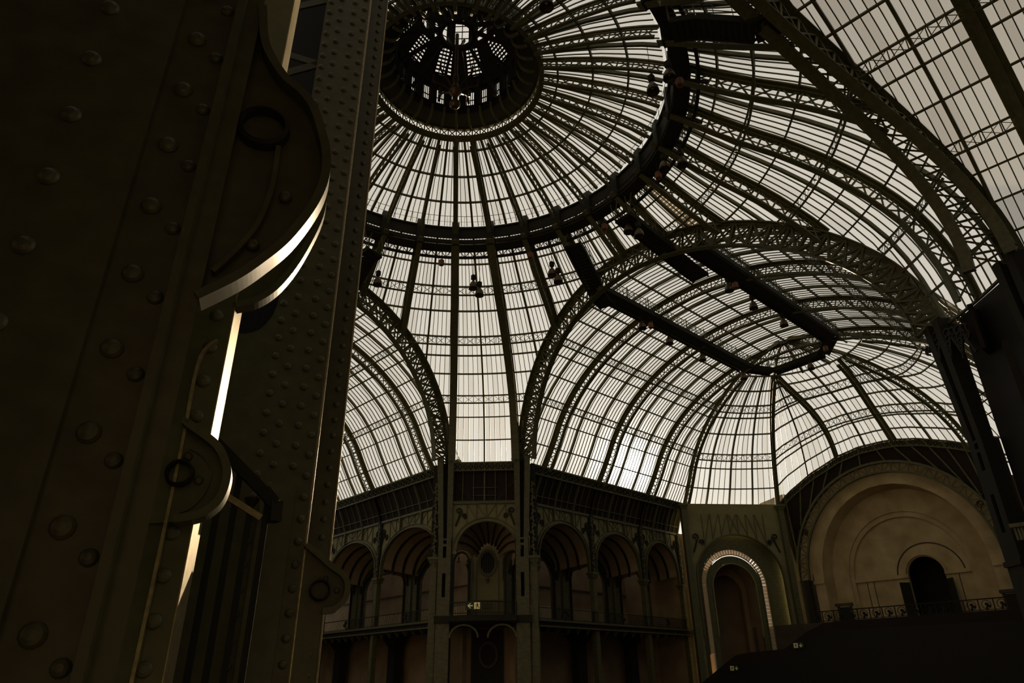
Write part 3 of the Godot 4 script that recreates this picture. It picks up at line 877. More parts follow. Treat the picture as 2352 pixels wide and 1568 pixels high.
# one bay of the two-storey gallery. F(u, z, d): u along the wall, d depth behind the column line
func gallery_bay(F: Callable, u0: float, u1: float, what: String, first: bool) -> void:
	var uc := (u0 + u1) * 0.5; var hw := (u1 - u0) * 0.5 - 0.5
	# opaque band under the glass with thin ribs
	var band := thing("dark_roof_band", "dark opaque band with curved bars under the glass, %s" % what, "panel", F.call(uc, 18.3, 0.0), "dark bands between glass and arcade")
	var zz := [21.5, 20.6, 19.5, 18.3]; var dd := [-1.45, -1.0, -0.45, -0.05]
	var mb := MB.new()
	for i in 3:
		mb.hexa([F.call(u0, zz[i + 1], dd[i + 1]), F.call(u0, zz[i + 1], dd[i + 1] + 0.1), F.call(u1, zz[i + 1], dd[i + 1] + 0.1), F.call(u1, zz[i + 1], dd[i + 1]), F.call(u0, zz[i], dd[i]), F.call(u0, zz[i], dd[i] + 0.1), F.call(u1, zz[i], dd[i] + 0.1), F.call(u1, zz[i], dd[i])])
	part("backing", mb, M.red_panel, band)
	for j in range(0, 10):
		var u := lerpf(u0, u1, j / 9.0); var heavy := j % 3 == 0
		var pts := []; var ups := []
		for i in 4:
			pts.push_back(F.call(u, zz[i], dd[i] - 0.08)); ups.push_back((F.call(u, 0, -1.0) - F.call(u, 0, 0.0)).normalized())
		if heavy:
			pts.push_back(F.call(u, 17.0, -0.1)); ups.push_back(ups[0])
		mb = MB.new(); mb.sweep(pts, ups, 0.16 if heavy else 0.07, 0.3 if heavy else 0.1)
		part("curved_bar", mb, M.iron, band)
	mb = MB.new(); mb.bar(F.call(u0, 19.0, -0.4), F.call(u1, 19.0, -0.4), Vector3.UP, 0.06, 0.06)
	part("cross_bar", mb, M.iron, band)
	# front arch with frieze
	var fr := thing("arcade_arch", "iron arch with pale zigzag frieze, %s" % what, "arch", F.call(uc, 12.6, 0.0), "front arches of the gallery")
	mb = MB.new(); arch_panel(mb, F, u0, u1, uc, hw, 13.6, 3.35, 18.25, 13.2, 0.0, 0.25)
	part("frieze", mb, M.frieze, fr)
	mb = MB.new(); mb.bar(F.call(u0, 18.25, -0.1), F.call(u1, 18.25, -0.1), Vector3.UP, 0.3, 0.22)
	part("cornice", mb, M.iron, fr)
	mb = MB.new(); arc_sweep(mb, F, uc, hw, 13.6, 3.35, -0.05, 0.35, 0.12, 1.0)
	part("arch_moulding", mb, M.iron, fr)
	mb = MB.new(); arc_sweep(mb, F, uc, hw + 0.32, 13.6, 3.67, -0.05, 0.14, 0.1)
	part("outer_moulding", mb, M.iron, fr)
	mb = MB.new()
	for j in range(1, 9):
		var u := lerpf(u0 + 0.6, u1 - 0.6, j / 9.0); var un := lerpf(u0 + 0.6, u1 - 0.6, (j + (1.0 if j < 5 else -1.0)) / 9.0)
		var za := 13.6 + 3.7 * sqrt(maxf(1.0 - pow((u - uc) / (hw + 0.35), 2.0), 0.0)); var zb := 13.6 + 3.7 * sqrt(maxf(1.0 - pow((un - uc) / (hw + 0.35), 2.0), 0.0))
		mb.bar(F.call(u, za, -0.04), F.call(u, 18.2, -0.04), F.call(0, 0, 1) - F.call(0, 0, 0), 0.08, 0.08)
		mb.bar(F.call(u, 18.2, -0.04), F.call(un, zb, -0.04), F.call(0, 0, 1) - F.call(0, 0, 0), 0.06, 0.06)
	part("zigzag_bars", mb, M.iron, fr, true)
	for e in [1.0, -1.0]:
		mb = MB.new(); scroll(mb, F, uc - e * (hw + 0.05), 17.2, 0.95, e, -0.06)
		part("scroll", mb, M.dark_iron, fr)
	# coved ceiling of the gallery
	mb = MB.new()
	for i in 16:
		var t0 := PI - PI * i / 16.0; var t1 := PI - PI * (i + 1) / 16.0
		var p := [uc + hw * cos(t0), 13.6 + 3.35 * sin(t0), uc + hw * cos(t1), 13.6 + 3.35 * sin(t1)]
		var q := [uc + (hw - 0.5) * cos(t0), 13.2 + 2.9 * sin(t0), uc + (hw - 0.5) * cos(t1), 13.2 + 2.9 * sin(t1)]
		mb.hexa([F.call(p[0], p[1], 0.2), F.call(q[0], q[1], 4.2), F.call(q[2], q[3], 4.2), F.call(p[2], p[3], 0.2), F.call(p[0], p[1] + 0.15, 0.2), F.call(q[0], q[1] + 0.15, 4.2), F.call(q[2], q[3] + 0.15, 4.2), F.call(p[2], p[3] + 0.15, 0.2)])
	var cv := thing("cove_vault", "dim coved ceiling behind the arch, %s" % what, "vault", F.call(uc, 13.6, 2.0), "coved ceilings of the gallery")
	part("cove", mb, M.brown_wall, cv)
	for e in [1.2, 2.4, 3.6]:
		mb = MB.new(); arc_sweep(mb, F, uc, hw - e * 0.125 - 0.03, 13.6 - e * 0.1, 3.35 - e * 0.11, e, 0.22, 0.14)
		part("cove_rib", mb, M.dark_iron, cv)
	# rear arch and piers
	var ra := thing("rear_arch", "small dark rear arch with latticed rim, %s" % what, "arch", F.call(uc, 8.1, 4.2), "rear arches of the gallery")
	mb = MB.new(); arch_panel(mb, F, u0 + 0.2, u1 - 0.2, uc, hw - 0.75, 12.4, 2.4, 16.8, 8.1, 4.2, 4.6)
	part("pier_wall", mb, M.iron, ra)
	mb = MB.new(); arc_sweep(mb, F, uc, hw - 0.72, 12.4, 2.45, 4.12, 0.3, 0.12, 4.0); arc_sweep(mb, F, uc, hw - 0.2, 12.4, 2.95, 4.12, 0.16, 0.1)
	part("rim", mb, M.dark_iron, ra)
	mb = MB.new()
	var A := []; var B := []; var U := []
	for i in 19:
		var t := PI - PI * i / 18.0
		A.push_back(F.call(uc + (hw - 0.72) * cos(t), 12.4 + 2.45 * sin(t), 4.1)); B.push_back(F.call(uc + (hw - 0.2) * cos(t), 12.4 + 2.95 * sin(t), 4.1)); U.push_back((F.call(0, 0, 1) - F.call(0, 0, 0)).normalized())
	lattice(mb, A, B, U, 0.07, true, false)
	part("rim_lattice", mb, M.dark_iron, ra)
	# balustrade
	var ba := thing("balustrade", "iron balustrade of upright bars, %s" % what, "railing", F.call(uc, 8.1, -0.2), "gallery balustrades")
	mb = MB.new()
	mb.bar(F.call(u0, 9.12, -0.25), F.call(u1, 9.12, -0.25), Vector3.UP, 0.09, 0.06)
	part("top_rail", mb, M.dark_iron, ba)
	mb = MB.new(); mb.bar(F.call(u0, 8.22, -0.25), F.call(u1, 8.22, -0.25), Vector3.UP, 0.06, 0.05)
	part("bottom_rail", mb, M.dark_iron, ba)
	mb = MB.new()
	for i in int((u1 - u0) / 0.16):
		var u := u0 + 0.16 * i
		mb.bar(F.call(u, 8.15, -0.25), F.call(u, 9.1, -0.25), F.call(1, 0, 0) - F.call(0, 0, 0), 0.03, 0.03)
	part("balusters", mb, M.dark_iron, ba, true)
	mb = MB.new(); scroll(mb, F, uc - 0.3, 8.85, 0.4, 1.0, -0.3)
	part("scroll_panel", mb, M.dark_iron, ba)
	# lower storey
	var lo := thing("lower_pier", "dark iron pier under the gallery, %s" % what, "pier", F.call(u0, 0.0, 3.0), "dark piers under the gallery")
	mb = MB.new(); mb.hexa([F.call(u0 + 0.7, 0, 3.0), F.call(u0 + 0.7, 0, 3.9), F.call(u0 + 1.9, 0, 3.9), F.call(u0 + 1.9, 0, 3.0), F.call(u0 + 0.7, 7.4, 3.0), F.call(u0 + 0.7, 7.4, 3.9), F.call(u0 + 1.9, 7.4, 3.9), F.call(u0 + 1.9, 7.4, 3.0)])
	part("shaft", mb, M.dark_iron, lo)
	mb = MB.new(); mb.hexa([F.call(u0 + 0.6, 6.6, 2.9), F.call(u0 + 0.6, 6.6, 4.0), F.call(u0 + 2.0, 6.6, 4.0), F.call(u0 + 2.0, 6.6, 2.9), F.call(u0 + 0.2, 7.45, 2.7), F.call(u0 + 0.2, 7.45, 4.1), F.call(u0 + 2.6, 7.45, 4.1), F.call(u0 + 2.6, 7.45, 2.7)])
	part("capital", mb, M.dark_iron, lo)
func slab(mb: MB, F: Callable, u0: float, u1: float, z0: float, z1: float, d0: float, d1: float) -> void:
	mb.hexa([F.call(u0, z0, d0), F.call(u0, z0, d1), F.call(u1, z0, d1), F.call(u1, z0, d0), F.call(u0, z1, d0), F.call(u0, z1, d1), F.call(u1, z1, d1), F.call(u1, z1, d0)])
func gallery_run(F: Callable, cols: Array, where: String, wall_name: String, w0: float, w1: float) -> void:
	for i in cols.size() - 1:
		gallery_bay(F, cols[i], cols[i + 1], "%s bay, %s" % [ORD[i], where], i == 0)
	for i in cols.size():
		var c := thing("gallery_column", "%s slender iron column of the %s" % [ORD[i], where], "column", F.call(cols[i], 0.0, 0.0), "gallery columns")
		capital_column(c, F, cols[i], 0.0, 0.0, 12.2, 0.27)
		var mb := MB.new(); slab(mb, F, cols[i] - 0.3, cols[i] + 0.3, 12.7, 18.3, -0.25, -0.05)
		part("upper_shaft", mb, M.dark_iron, c)
		mb = MB.new()
		for k in 9:
			scroll(mb, F, cols[i] - 0.05, 18.0 - k * 0.62, 0.22, 1.0 if k % 2 == 0 else -1.0, -0.3)
		part("pierced_ornament", mb, M.iron, c)
	var u0: float = cols[0] - 4.5; var u1: float = cols[-1]
	var fl := MB.new(); slab(fl, F, u0, w1, 7.55, 8.1, -0.35, 8.6)
	struct(numbered("floor_gallery"), fl, M.dark_iron, "gallery floor of the %s" % where, "floor")
	var mb2 := MB.new(); slab(mb2, F, u0, w1, 0.0, 7.6, 4.6, 5.0)
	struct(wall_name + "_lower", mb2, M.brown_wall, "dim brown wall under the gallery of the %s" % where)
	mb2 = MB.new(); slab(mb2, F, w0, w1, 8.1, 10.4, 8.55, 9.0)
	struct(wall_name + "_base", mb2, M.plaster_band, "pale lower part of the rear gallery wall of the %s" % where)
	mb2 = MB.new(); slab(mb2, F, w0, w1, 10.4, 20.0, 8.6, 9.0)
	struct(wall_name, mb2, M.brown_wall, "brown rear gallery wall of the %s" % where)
	mb2 = MB.new()
	for z in [12.3, 15.2]:
		slab(mb2, F, w0, w1, z, z + 0.14, 8.5, 8.6)
	struct("trim_" + wall_name, mb2, M.stone, "thin mouldings on the rear gallery wall of the %s" % where, "trim")
	mb2 = MB.new(); slab(mb2, F, cols[0], w1, 18.3, 18.5, 0.2, 5.0)
	struct("ceiling_" + wall_name, mb2, M.dark_iron, "roof over the gallery of the %s" % where, "ceiling")
	mb2 = MB.new(); var zs := [21.5, 20.6, 19.5, 18.3]; var ds := [-1.45, -1.0, -0.45, -0.05]
	for i in 3:
		mb2.hexa([F.call(u0 + 0.6, zs[i + 1], ds[i + 1]), F.call(u0 + 0.6, zs[i + 1], ds[i + 1] + 0.1), F.call(cols[0], zs[i + 1], ds[i + 1] + 0.1), F.call(cols[0], zs[i + 1], ds[i + 1]), F.call(u0 + 0.6, zs[i], ds[i]), F.call(u0 + 0.6, zs[i], ds[i] + 0.1), F.call(cols[0], zs[i], ds[i] + 0.1), F.call(cols[0], zs[i], ds[i])])
	struct("trim_" + wall_name + "_corner", mb2, M.dark_iron, "dark filling between corner column and the %s" % where, "trim")
	var ge := thing("gallery_edge", "moulded floor edge with small brackets, %s" % where, "edge", F.call(cols[0], 7.1, -0.4), "gallery floor edges")
	mb2 = MB.new(); slab(mb2, F, cols[0], u1, 7.95, 8.12, -0.6, -0.4); slab(mb2, F, cols[0], u1, 7.5, 7.62, -0.52, -0.4)
	part("edge_moulding", mb2, M.iron, ge)
	for u: float in span(cols[0], u1, 1.35):
		var mb := MB.new()
		mb.hexa([F.call(u - 0.06, 7.05, 0.0), F.call(u - 0.06, 7.05, 0.1), F.call(u + 0.06, 7.05, 0.1), F.call(u + 0.06, 7.05, 0.0), F.call(u - 0.06, 7.5, -0.4), F.call(u - 0.06, 7.5, 0.1), F.call(u + 0.06, 7.5, 0.1), F.call(u + 0.06, 7.5, -0.4)])
		part("bracket", mb, M.iron, ge)
func build_lower_right() -> void:
	var F := func(u: float, z: float, d: float) -> Vector3: return V(u, 20.2 + d, z)
	gallery_run(F, [26.25, 34.25, 42.35, 49.3], "gallery below the right-hand vault", "wall_right_gallery", 28.8, 51.5)
func build_lower_left() -> void:
	var F := func(u: float, z: float, d: float) -> Vector3: return V(20.2 + d, u, z)
	gallery_run(F, [25.9, 36.6, 47.2, 57.8], "gallery below the left-hand vault", "wall_left_gallery", 24.5, 66.0)
	var dr := thing("door_frame", "thin dark door frame on the pale wall behind the left gallery balustrade", "door", V(28.7, 38.9, 8.1))
	var mb := MB.new()
	mb.bar(V(28.65, 38.6, 8.1), V(28.65, 38.6, 10.3), Vector3.RIGHT, 0.12, 0.1); mb.bar(V(28.65, 36.6, 10.3), V(28.65, 38.6, 10.3), Vector3.UP, 0.1, 0.12)
	part("frame", mb, M.dark_iron, dr)

# diagonal frame of the chamfered corners: u to the right, w outwards from the dome axis of the far corner
func D(u: float, w: float, z: float) -> Vector3:
	return V((w + u) * 0.70710678, (w - u) * 0.70710678, z)
func extrude(mb: MB, F: Callable, pts: Array, d0: float, d1: float) -> void: # outline (u, z) between depths
	var pv := PackedVector2Array()
	for p in pts:
		pv.push_back(Vector2(p[0], p[1]))
	var idx := Geometry2D.triangulate_polygon(pv)
	var cw := Geometry2D.is_polygon_clockwise(pv)
	for i in range(0, idx.size(), 3):
		var a := pv[idx[i]]; var b := pv[idx[i + 1]]; var c := pv[idx[i + 2]]
		mb.tri(F.call(a.x, a.y, d0), F.call(b.x, b.y, d0), F.call(c.x, c.y, d0))
		mb.tri(F.call(a.x, a.y, d1), F.call(c.x, c.y, d1), F.call(b.x, b.y, d1))
	for i in pv.size():
		var a := pv[i]; var b := pv[(i + 1) % pv.size()]
		if cw:
			mb.quad(F.call(a.x, a.y, d0), F.call(b.x, b.y, d0), F.call(b.x, b.y, d1), F.call(a.x, a.y, d1))
		else:
			mb.quad(F.call(a.x, a.y, d1), F.call(b.x, b.y, d1), F.call(b.x, b.y, d0), F.call(a.x, a.y, d0))
func corner_column(F: Callable, u: float, label: String, out: float, im := "iron") -> void: # tall slotted corner column whose top forks into dome rib and arch
	var o := thing("corner_column", label, "column", F.call(u, 0.0, 0.0), "slotted corner columns under the dome")
	var w := 0.575
	var mb := MB.new()
	for e in [-1.0, 1.0]:
		mb.hexa([F.call(u + e * 0.36 - 0.215, 0, 0), F.call(u + e * 0.36 - 0.215, 0, 0.14), F.call(u + e * 0.36 + 0.215, 0, 0.14), F.call(u + e * 0.36 + 0.215, 0, 0), F.call(u + e * 0.36 - 0.215, 14.2, 0), F.call(u + e * 0.36 - 0.215, 14.2, 0.14), F.call(u + e * 0.36 + 0.215, 14.2, 0.14), F.call(u + e * 0.36 + 0.215, 14.2, 0)])
	for e in [[0.0, 9.5], [11.4, 12.65], [13.6, 13.8], [14.1, 14.25]]:
		slab(mb, F, u - 0.15, u + 0.15, e[0], e[1], 0.0, 0.14)
	part("front_plate", mb, M[im], o)
	mb = MB.new(); slab(mb, F, u - w, u + w, 0.0, 14.2, 0.75, 0.9)
	part("back_plate", mb, M.dark_iron, o)
	mb = MB.new()
	for e in [-1.0, 1.0]:
		slab(mb, F, u + e * w - 0.03, u + e * w + 0.03, 0.0, 14.2, 0.0, 0.9)
	part("side_plate", mb, M.dark_iron, o)
	for e in [-1.0, 1.0]:
		mb = MB.new(); var top := 0.36 if e != out else 0.62
		mb.hexa([F.call(u + e * 0.36 - 0.215, 14.2, 0), F.call(u + e * 0.36 - 0.215, 14.2, 0.5), F.call(u + e * 0.36 + 0.215, 14.2, 0.5), F.call(u + e * 0.36 + 0.215, 14.2, 0), F.call(u + e * top - 0.26, 21.3, -0.35), F.call(u + e * top - 0.26, 21.3, 0.4), F.call(u + e * top + 0.26, 21.3, 0.4), F.call(u + e * top + 0.26, 21.3, -0.35)])
		part("fork", mb, M[im], o)
	mb = MB.new(); slab(mb, F, u - 0.4, u + 0.4, 14.2, 21.0, 0.6, 0.8)
	part("fork_web", mb, M.dark_iron, o)
	mb = MB.new(); slab(mb, F, u - w - 0.1, u + w + 0.1, 7.9, 8.15, -0.1, 1.0); slab(mb, F, u - w - 0.06, u + w + 0.06, 0.0, 1.0, -0.06, 0.96)
	part("collar", mb, M[im], o)
func build_far_corner() -> void:
	var F := func(u: float, z: float, d: float) -> Vector3: return D(u, 27.75 + d, z)
	corner_column(F, -3.32, "slotted iron column left of the exit sign balcony", -1.0)
	corner_column(F, 3.28, "slotted iron column right of the exit sign balcony", 1.0)
	for e in [-1.0, 1.0]: # pierced side columns by the forks
		var sc := thing("pierced_column", "dark column pierced by scrollwork, %s of the exit sign balcony" % ("left" if e < 0 else "right"), "column", F.call(e * 4.3, 0, 0.3), "pierced columns beside the exit sign balcony")
		capital_column(sc, F, e * 4.25, 0.5, 0.0, 12.2, 0.3)
		var ms := MB.new()
		for k in 12:
			scroll(ms, F, e * 4.25, 19.0 - k * 0.6, 0.24, 1.0 if k % 2 == 0 else -1.0, 0.15)
		part("pierced_ornament", ms, M.iron, sc)
		ms = MB.new(); slab(ms, F, e * 4.25 - 0.32, e * 4.25 + 0.32, 12.7, 20.8, 0.35, 0.5)
		part("upper_shaft", ms, M.dark_iron, sc)
	var g := thing("eaves_girder", "lattice girder under the central glazed bay above the exit sign balcony", "girder", F.call(0, 20.2, 0))
	var A := []; var B := []; var U := []
	for i in 13:
		var u := lerpf(-2.9, 2.9, i / 12.0)
		A.push_back(F.call(u, 20.9, 0.1)); B.push_back(F.call(u, 20.2, 0.1)); U.push_back((F.call(0, 0, 1) - F.call(0, 0, 0)).normalized())
	var mb := MB.new(); mb.sweep(A, U, 0.14, 0.14); part("top_chord", mb, M.iron, g)
	mb = MB.new(); mb.sweep(B, U, 0.14, 0.14); part("bottom_chord", mb, M.iron, g)
	mb = MB.new(); lattice(mb, A, B, U, 0.06); part("lattice", mb, M.iron, g)
	var p := thing("red_panel", "dark red panel with thin upright bars under the central glazed bay", "panel", F.call(0, 17.4, 0.6))
	mb = MB.new(); slab(mb, F, -2.9, 2.9, 17.4, 21.0, 0.6, 0.7); part("backing", mb, M.red_panel, p)
	for i in range(1, 6):
		mb = MB.new(); var u := lerpf(-2.9, 2.9, i / 6.0); slab(mb, F, u - (0.07 if i == 3 else 0.035), u + (0.07 if i == 3 else 0.035), 17.4, 20.3, 0.4, 0.55)
		part("upright_bar", mb, M.iron, p)
	for z in [18.0, 18.7]:
		mb = MB.new(); slab(mb, F, -1.1, 1.1, z, z + 0.05, 0.45, 0.55); part("cross_bar", mb, M.iron, p)
	for e in [-1.0, 1.0]:
		mb = MB.new(); mb.bar(F.call(e * 2.9, 19.6, 0.58), F.call(e * 1.0, 17.5, 0.58), F.call(0, 0, 1) - F.call(0, 0, 0), 0.35, 0.05); part("diagonal_strip", mb, M.dark_iron, p)
	var fr := thing("corner_arch", "iron arch with frieze, scrolls and fan of ribs over the exit sign balcony", "arch", F.call(0, 13.0, 0.3))
	mb = MB.new(); arch_panel(mb, F, -2.9, 2.9, 0.25, 2.62, 13.3, 2.4, 17.4, 13.0, 0.25, 0.5); part("frieze", mb, M.frieze, fr)
	mb = MB.new(); slab(mb, F, -2.9, 2.9, 17.2, 17.45, 0.05, 0.3); part("cornice", mb, M.iron, fr)
	mb = MB.new(); arc_sweep(mb, F, 0.25, 2.6, 13.3, 2.4, 0.2, 0.3, 0.1); part("arch_moulding", mb, M.iron, fr)
	mb = MB.new(); arc_sweep(mb, F, 0.25, 2.92, 13.3, 2.72, 0.2, 0.16, 0.1); part("outer_moulding", mb, M.iron, fr)
	mb = MB.new()
	for e in [-1.7, -0.85, 0.0, 0.85, 1.7]:
		mb.bar(F.call(0.2 + e, 13.3 + 2.7 * sqrt(1.0 - pow(e / 2.9, 2.0)), 0.2), F.call(0.2 + e, 17.2, 0.2), F.call(0, 0, 1) - F.call(0, 0, 0), 0.07, 0.07)
	for e in [[-1.7, -0.85], [-0.85, 0.0], [1.7, 0.85], [0.85, 0.0]]:
		mb.bar(F.call(0.2 + e[0], 17.2, 0.2), F.call(0.2 + e[1], 13.3 + 2.7 * sqrt(1.0 - pow(e[1] / 2.9, 2.0)), 0.2), F.call(0, 0, 1) - F.call(0, 0, 0), 0.06, 0.06)
	part("zigzag_bars", mb, M.iron, fr, true)
	for e in [-1.0, 1.0]:
		mb = MB.new(); scroll(mb, F, 0.1 - e * -2.3, 16.6, 0.75, -e, 0.15); part("scroll", mb, M.dark_iron, fr)
	# fan conch behind the arch
	var hubd := 4.6; var hub := Vector2(0.1, 14.2)
	var cq := thing("fan_conch", "brownish fan-shaped niche ceiling with radiating dark ribs", "niche", F.call(0, 14.0, 3.0))
	mb = MB.new()
	for i in 20:
		for j in 4:
			var q := []
			for k in [[i, j], [i + 1, j], [i + 1, j + 1], [i, j + 1]]:
				var t: float = PI - PI * k[0] / 20.0; var s: float = k[1] / 4.0
				var rr := 1.0 - 0.62 * s; var cz := lerpf(13.3, 13.4, s)
				q.push_back(F.call(lerpf(0.25, 0.1, s) + 2.58 * rr * cos(t), cz + 2.38 * (1.0 - 0.45 * s) * sin(t) + 0.25 * sin(PI * s), 0.4 + hubd * s))
			mb.quad(q[0], q[1], q[2], q[3])
	part("shell", mb, M.brown_wall, cq)
	for i in range(1, 10):
		mb = MB.new(); var t := PI - PI * i / 10.0; var pts := []; var ups := []
		for j in 6:
			var s := j / 5.0; var rr := 1.0 - 0.62 * s
			pts.push_back(F.call(lerpf(0.25, 0.1, s) + 2.5 * rr * cos(t), lerpf(13.3, 13.4, s) + 2.3 * (1.0 - 0.45 * s) * sin(t) + 0.25 * sin(PI * s), 0.4 + hubd * s)); ups.push_back(F.call(0.1 - cos(t), -sin(t), 0.0) - F.call(0.1, 0, 0))
		mb.sweep(pts, ups, 0.12, 0.12); part("fan_rib", mb, M.dark_iron, cq)
	# pavilion with oval window
	var pv := thing("oval_pavilion", "greenish pavilion with an oval barred window above its panelled front", "pavilion", F.call(0, 8.1, 5.2))
	mb = MB.new(); var oval := []; var pts2 := [[-1.55, 8.1], [-1.55, 13.4]]
	for i in 17:
		var t := PI - PI * i / 16.0
		pts2.push_back([1.35 * cos(t), 13.4 + 1.15 * sin(t)])
	pts2.append_array([[1.55, 13.4], [1.55, 8.1]])
	extrude(mb, F, pts2, 5.2, 6.0); part("front", mb, M.frieze, pv)
	mb = MB.new()
	for i in 33:
		oval.push_back([0.66 * cos(TAU * i / 32.0), 12.95 + 0.95 * sin(TAU * i / 32.0)])
	oval.pop_back(); extrude(mb, F, oval, 5.12, 5.3); part("oval_window", mb, M.dark_iron, pv)
	mb = MB.new(); var P := []; var Q := []
	for i in 32:
		P.push_back(F.call(0.75 * cos(TAU * i / 32.0), 12.95 + 1.05 * sin(TAU * i / 32.0), 5.1)); Q.push_back((F.call(0, 0, -1) - F.call(0, 0, 0)).normalized())
	mb.sweep(P, Q, 0.22, 0.16, true); part("oval_frame", mb, M.iron, pv)
	mb = MB.new()
	for e in [-0.4, -0.2, 0.0, 0.2, 0.4]:
		var hh := 0.95 * sqrt(1.0 - pow(e / 0.66, 2.0)); slab(mb, F, e - 0.015, e + 0.015, 12.95 - hh, 12.95 + hh, 5.06, 5.1)
	part("window_bars", mb, M.iron, pv)
	mb = MB.new()
	for e in [-1.0, 1.0]:
		slab(mb, F, e * 1.0 - 0.04, e * 1.0 + 0.04, 8.3, 13.2, 5.14, 5.2); slab(mb, F, e * 1.5 - 0.09, e * 1.5 + 0.09, 8.1, 13.6, 5.05, 5.2)
	slab(mb, F, -1.3, 1.3, 9.7, 9.78, 5.1, 5.2); slab(mb, F, -0.35, 0.35, 9.1, 9.5, 5.1, 5.2)
	part("panel_mouldings", mb, M.iron, pv)
	mb = MB.new(); mb.ball(F.call(0, 11.55, 5.1), 0.16); mb.ball(F.call(0, 11.3, 5.1), 0.1); part("pendant_ornament", mb, M.iron, pv)
	for e in [-1.0, 1.0]: # side arches of the corner gallery
		var sa := thing("side_arch", "narrow dark iron arch %s the oval pavilion" % ("left of" if e < 0 else "right of"), "arch", F.call(e * 2.4, 8.1, 4.6), "narrow arches beside the oval pavilion")
		mb = MB.new(); arc_sweep(mb, F, e * 2.35, 0.72, 12.9, 0.95, 4.6, 0.35, 0.16, 4.8); part("rim", mb, M.dark_iron, sa)
		mb = MB.new(); arc_sweep(mb, F, e * 2.35, 0.98, 12.9, 1.25, 4.7, 0.3, 0.12, 1.5); part("outer_rim", mb, M.iron, sa)
	# rear walls of the corner
	mb = MB.new(); slab(mb, F, -4.0, 4.0, 7.5, 8.05, -0.2, 9.0)
	struct("floor_corner_gallery", mb, M.dark_iron, "gallery floor behind the exit sign balcony", "floor")
	mb = MB.new(); slab(mb, F, -4.5, 4.5, 0.0, 7.5, 5.5, 5.8)
	struct("wall_corner_lower", mb, M.brown_wall, "dim brown wall under the exit sign balcony")
	var lp := thing("relief_panel", "dark panel with a round relief on the wall under the exit sign balcony", "panel", F.call(0, 0, 5.2))
	mb = MB.new(); slab(mb, F, -1.4, 1.4, 0.0, 7.4, 5.2, 5.45); part("backing", mb, M.dark_iron, lp)
	mb = MB.new(); P = []; Q = []
	for i in 32:
		P.push_back(F.call(0.1 + 0.75 * cos(TAU * i / 32.0), 5.3 + 0.95 * sin(TAU * i / 32.0), 5.15)); Q.push_back((F.call(0, 0, -1) - F.call(0, 0, 0)).normalized())
	mb.sweep(P, Q, 0.2, 0.14, true); part("round_frame", mb, M.stone, lp)
	# balcony
	var b := thing("balcony", "curved iron balcony with close balusters carrying the exit sign", "balcony", F.call(0, 7.6, 0))
	var edge := func(u: float) -> float: return -0.15 - 0.75 * (1.0 - pow(u / 2.75, 2.0))
	mb = MB.new(); var top := []; var bot := []; var slb := []; var up := []
	for i in 25:
		var u := lerpf(-2.75, 2.75, i / 24.0)
		top.push_back(F.call(u, 9.03, edge.call(u))); bot.push_back(F.call(u, 8.2, edge.call(u))); slb.push_back(F.call(u, 7.82, edge.call(u) + 0.1)); up.push_back(Vector3.UP)
	mb.sweep(top, up, 0.1, 0.07); part("top_rail", mb, M.dark_iron, b)
	mb = MB.new(); mb.sweep(bot, up, 0.06, 0.05); part("bottom_rail", mb, M.dark_iron, b)
	mb = MB.new(); mb.sweep(slb, up, 0.3, 0.45); part("slab_edge", mb, M.dark_iron, b)
	mb = MB.new()
	for i in 41:
		var u := lerpf(-2.75, 2.75, i / 40.0)
		mb.bar(F.call(u, 8.05, edge.call(u)), F.call(u, 9.0, edge.call(u)), Vector3.RIGHT, 0.03, 0.03)
	part("balusters", mb, M.dark_iron, b, true)
	mb = MB.new(); slab(mb, F, -2.75, 2.75, 7.6, 8.0, -0.6, 0.5); part("slab", mb, M.dark_iron, b)
	for e in [-1.0, 1.0]:
		mb = MB.new(); arc_sweep(mb, F, e * 1.55, 1.15, 6.4, 0.95, 0.0, 0.2, 0.14); part("curved_brace", mb, M.iron, b)
	# exit sign
	var sg := thing("exit_sign", "green exit sign with a white left arrow and running figure on the curved balcony", "sign", F.call(-0.72, 8.4, -1.0))
	var S := func(u: float, z: float, d: float) -> Vector3: return F.call(-0.72 + u, 8.72 + z, -0.98 + d)
	sign_face(sg, S, 1.25, 0.62, true)
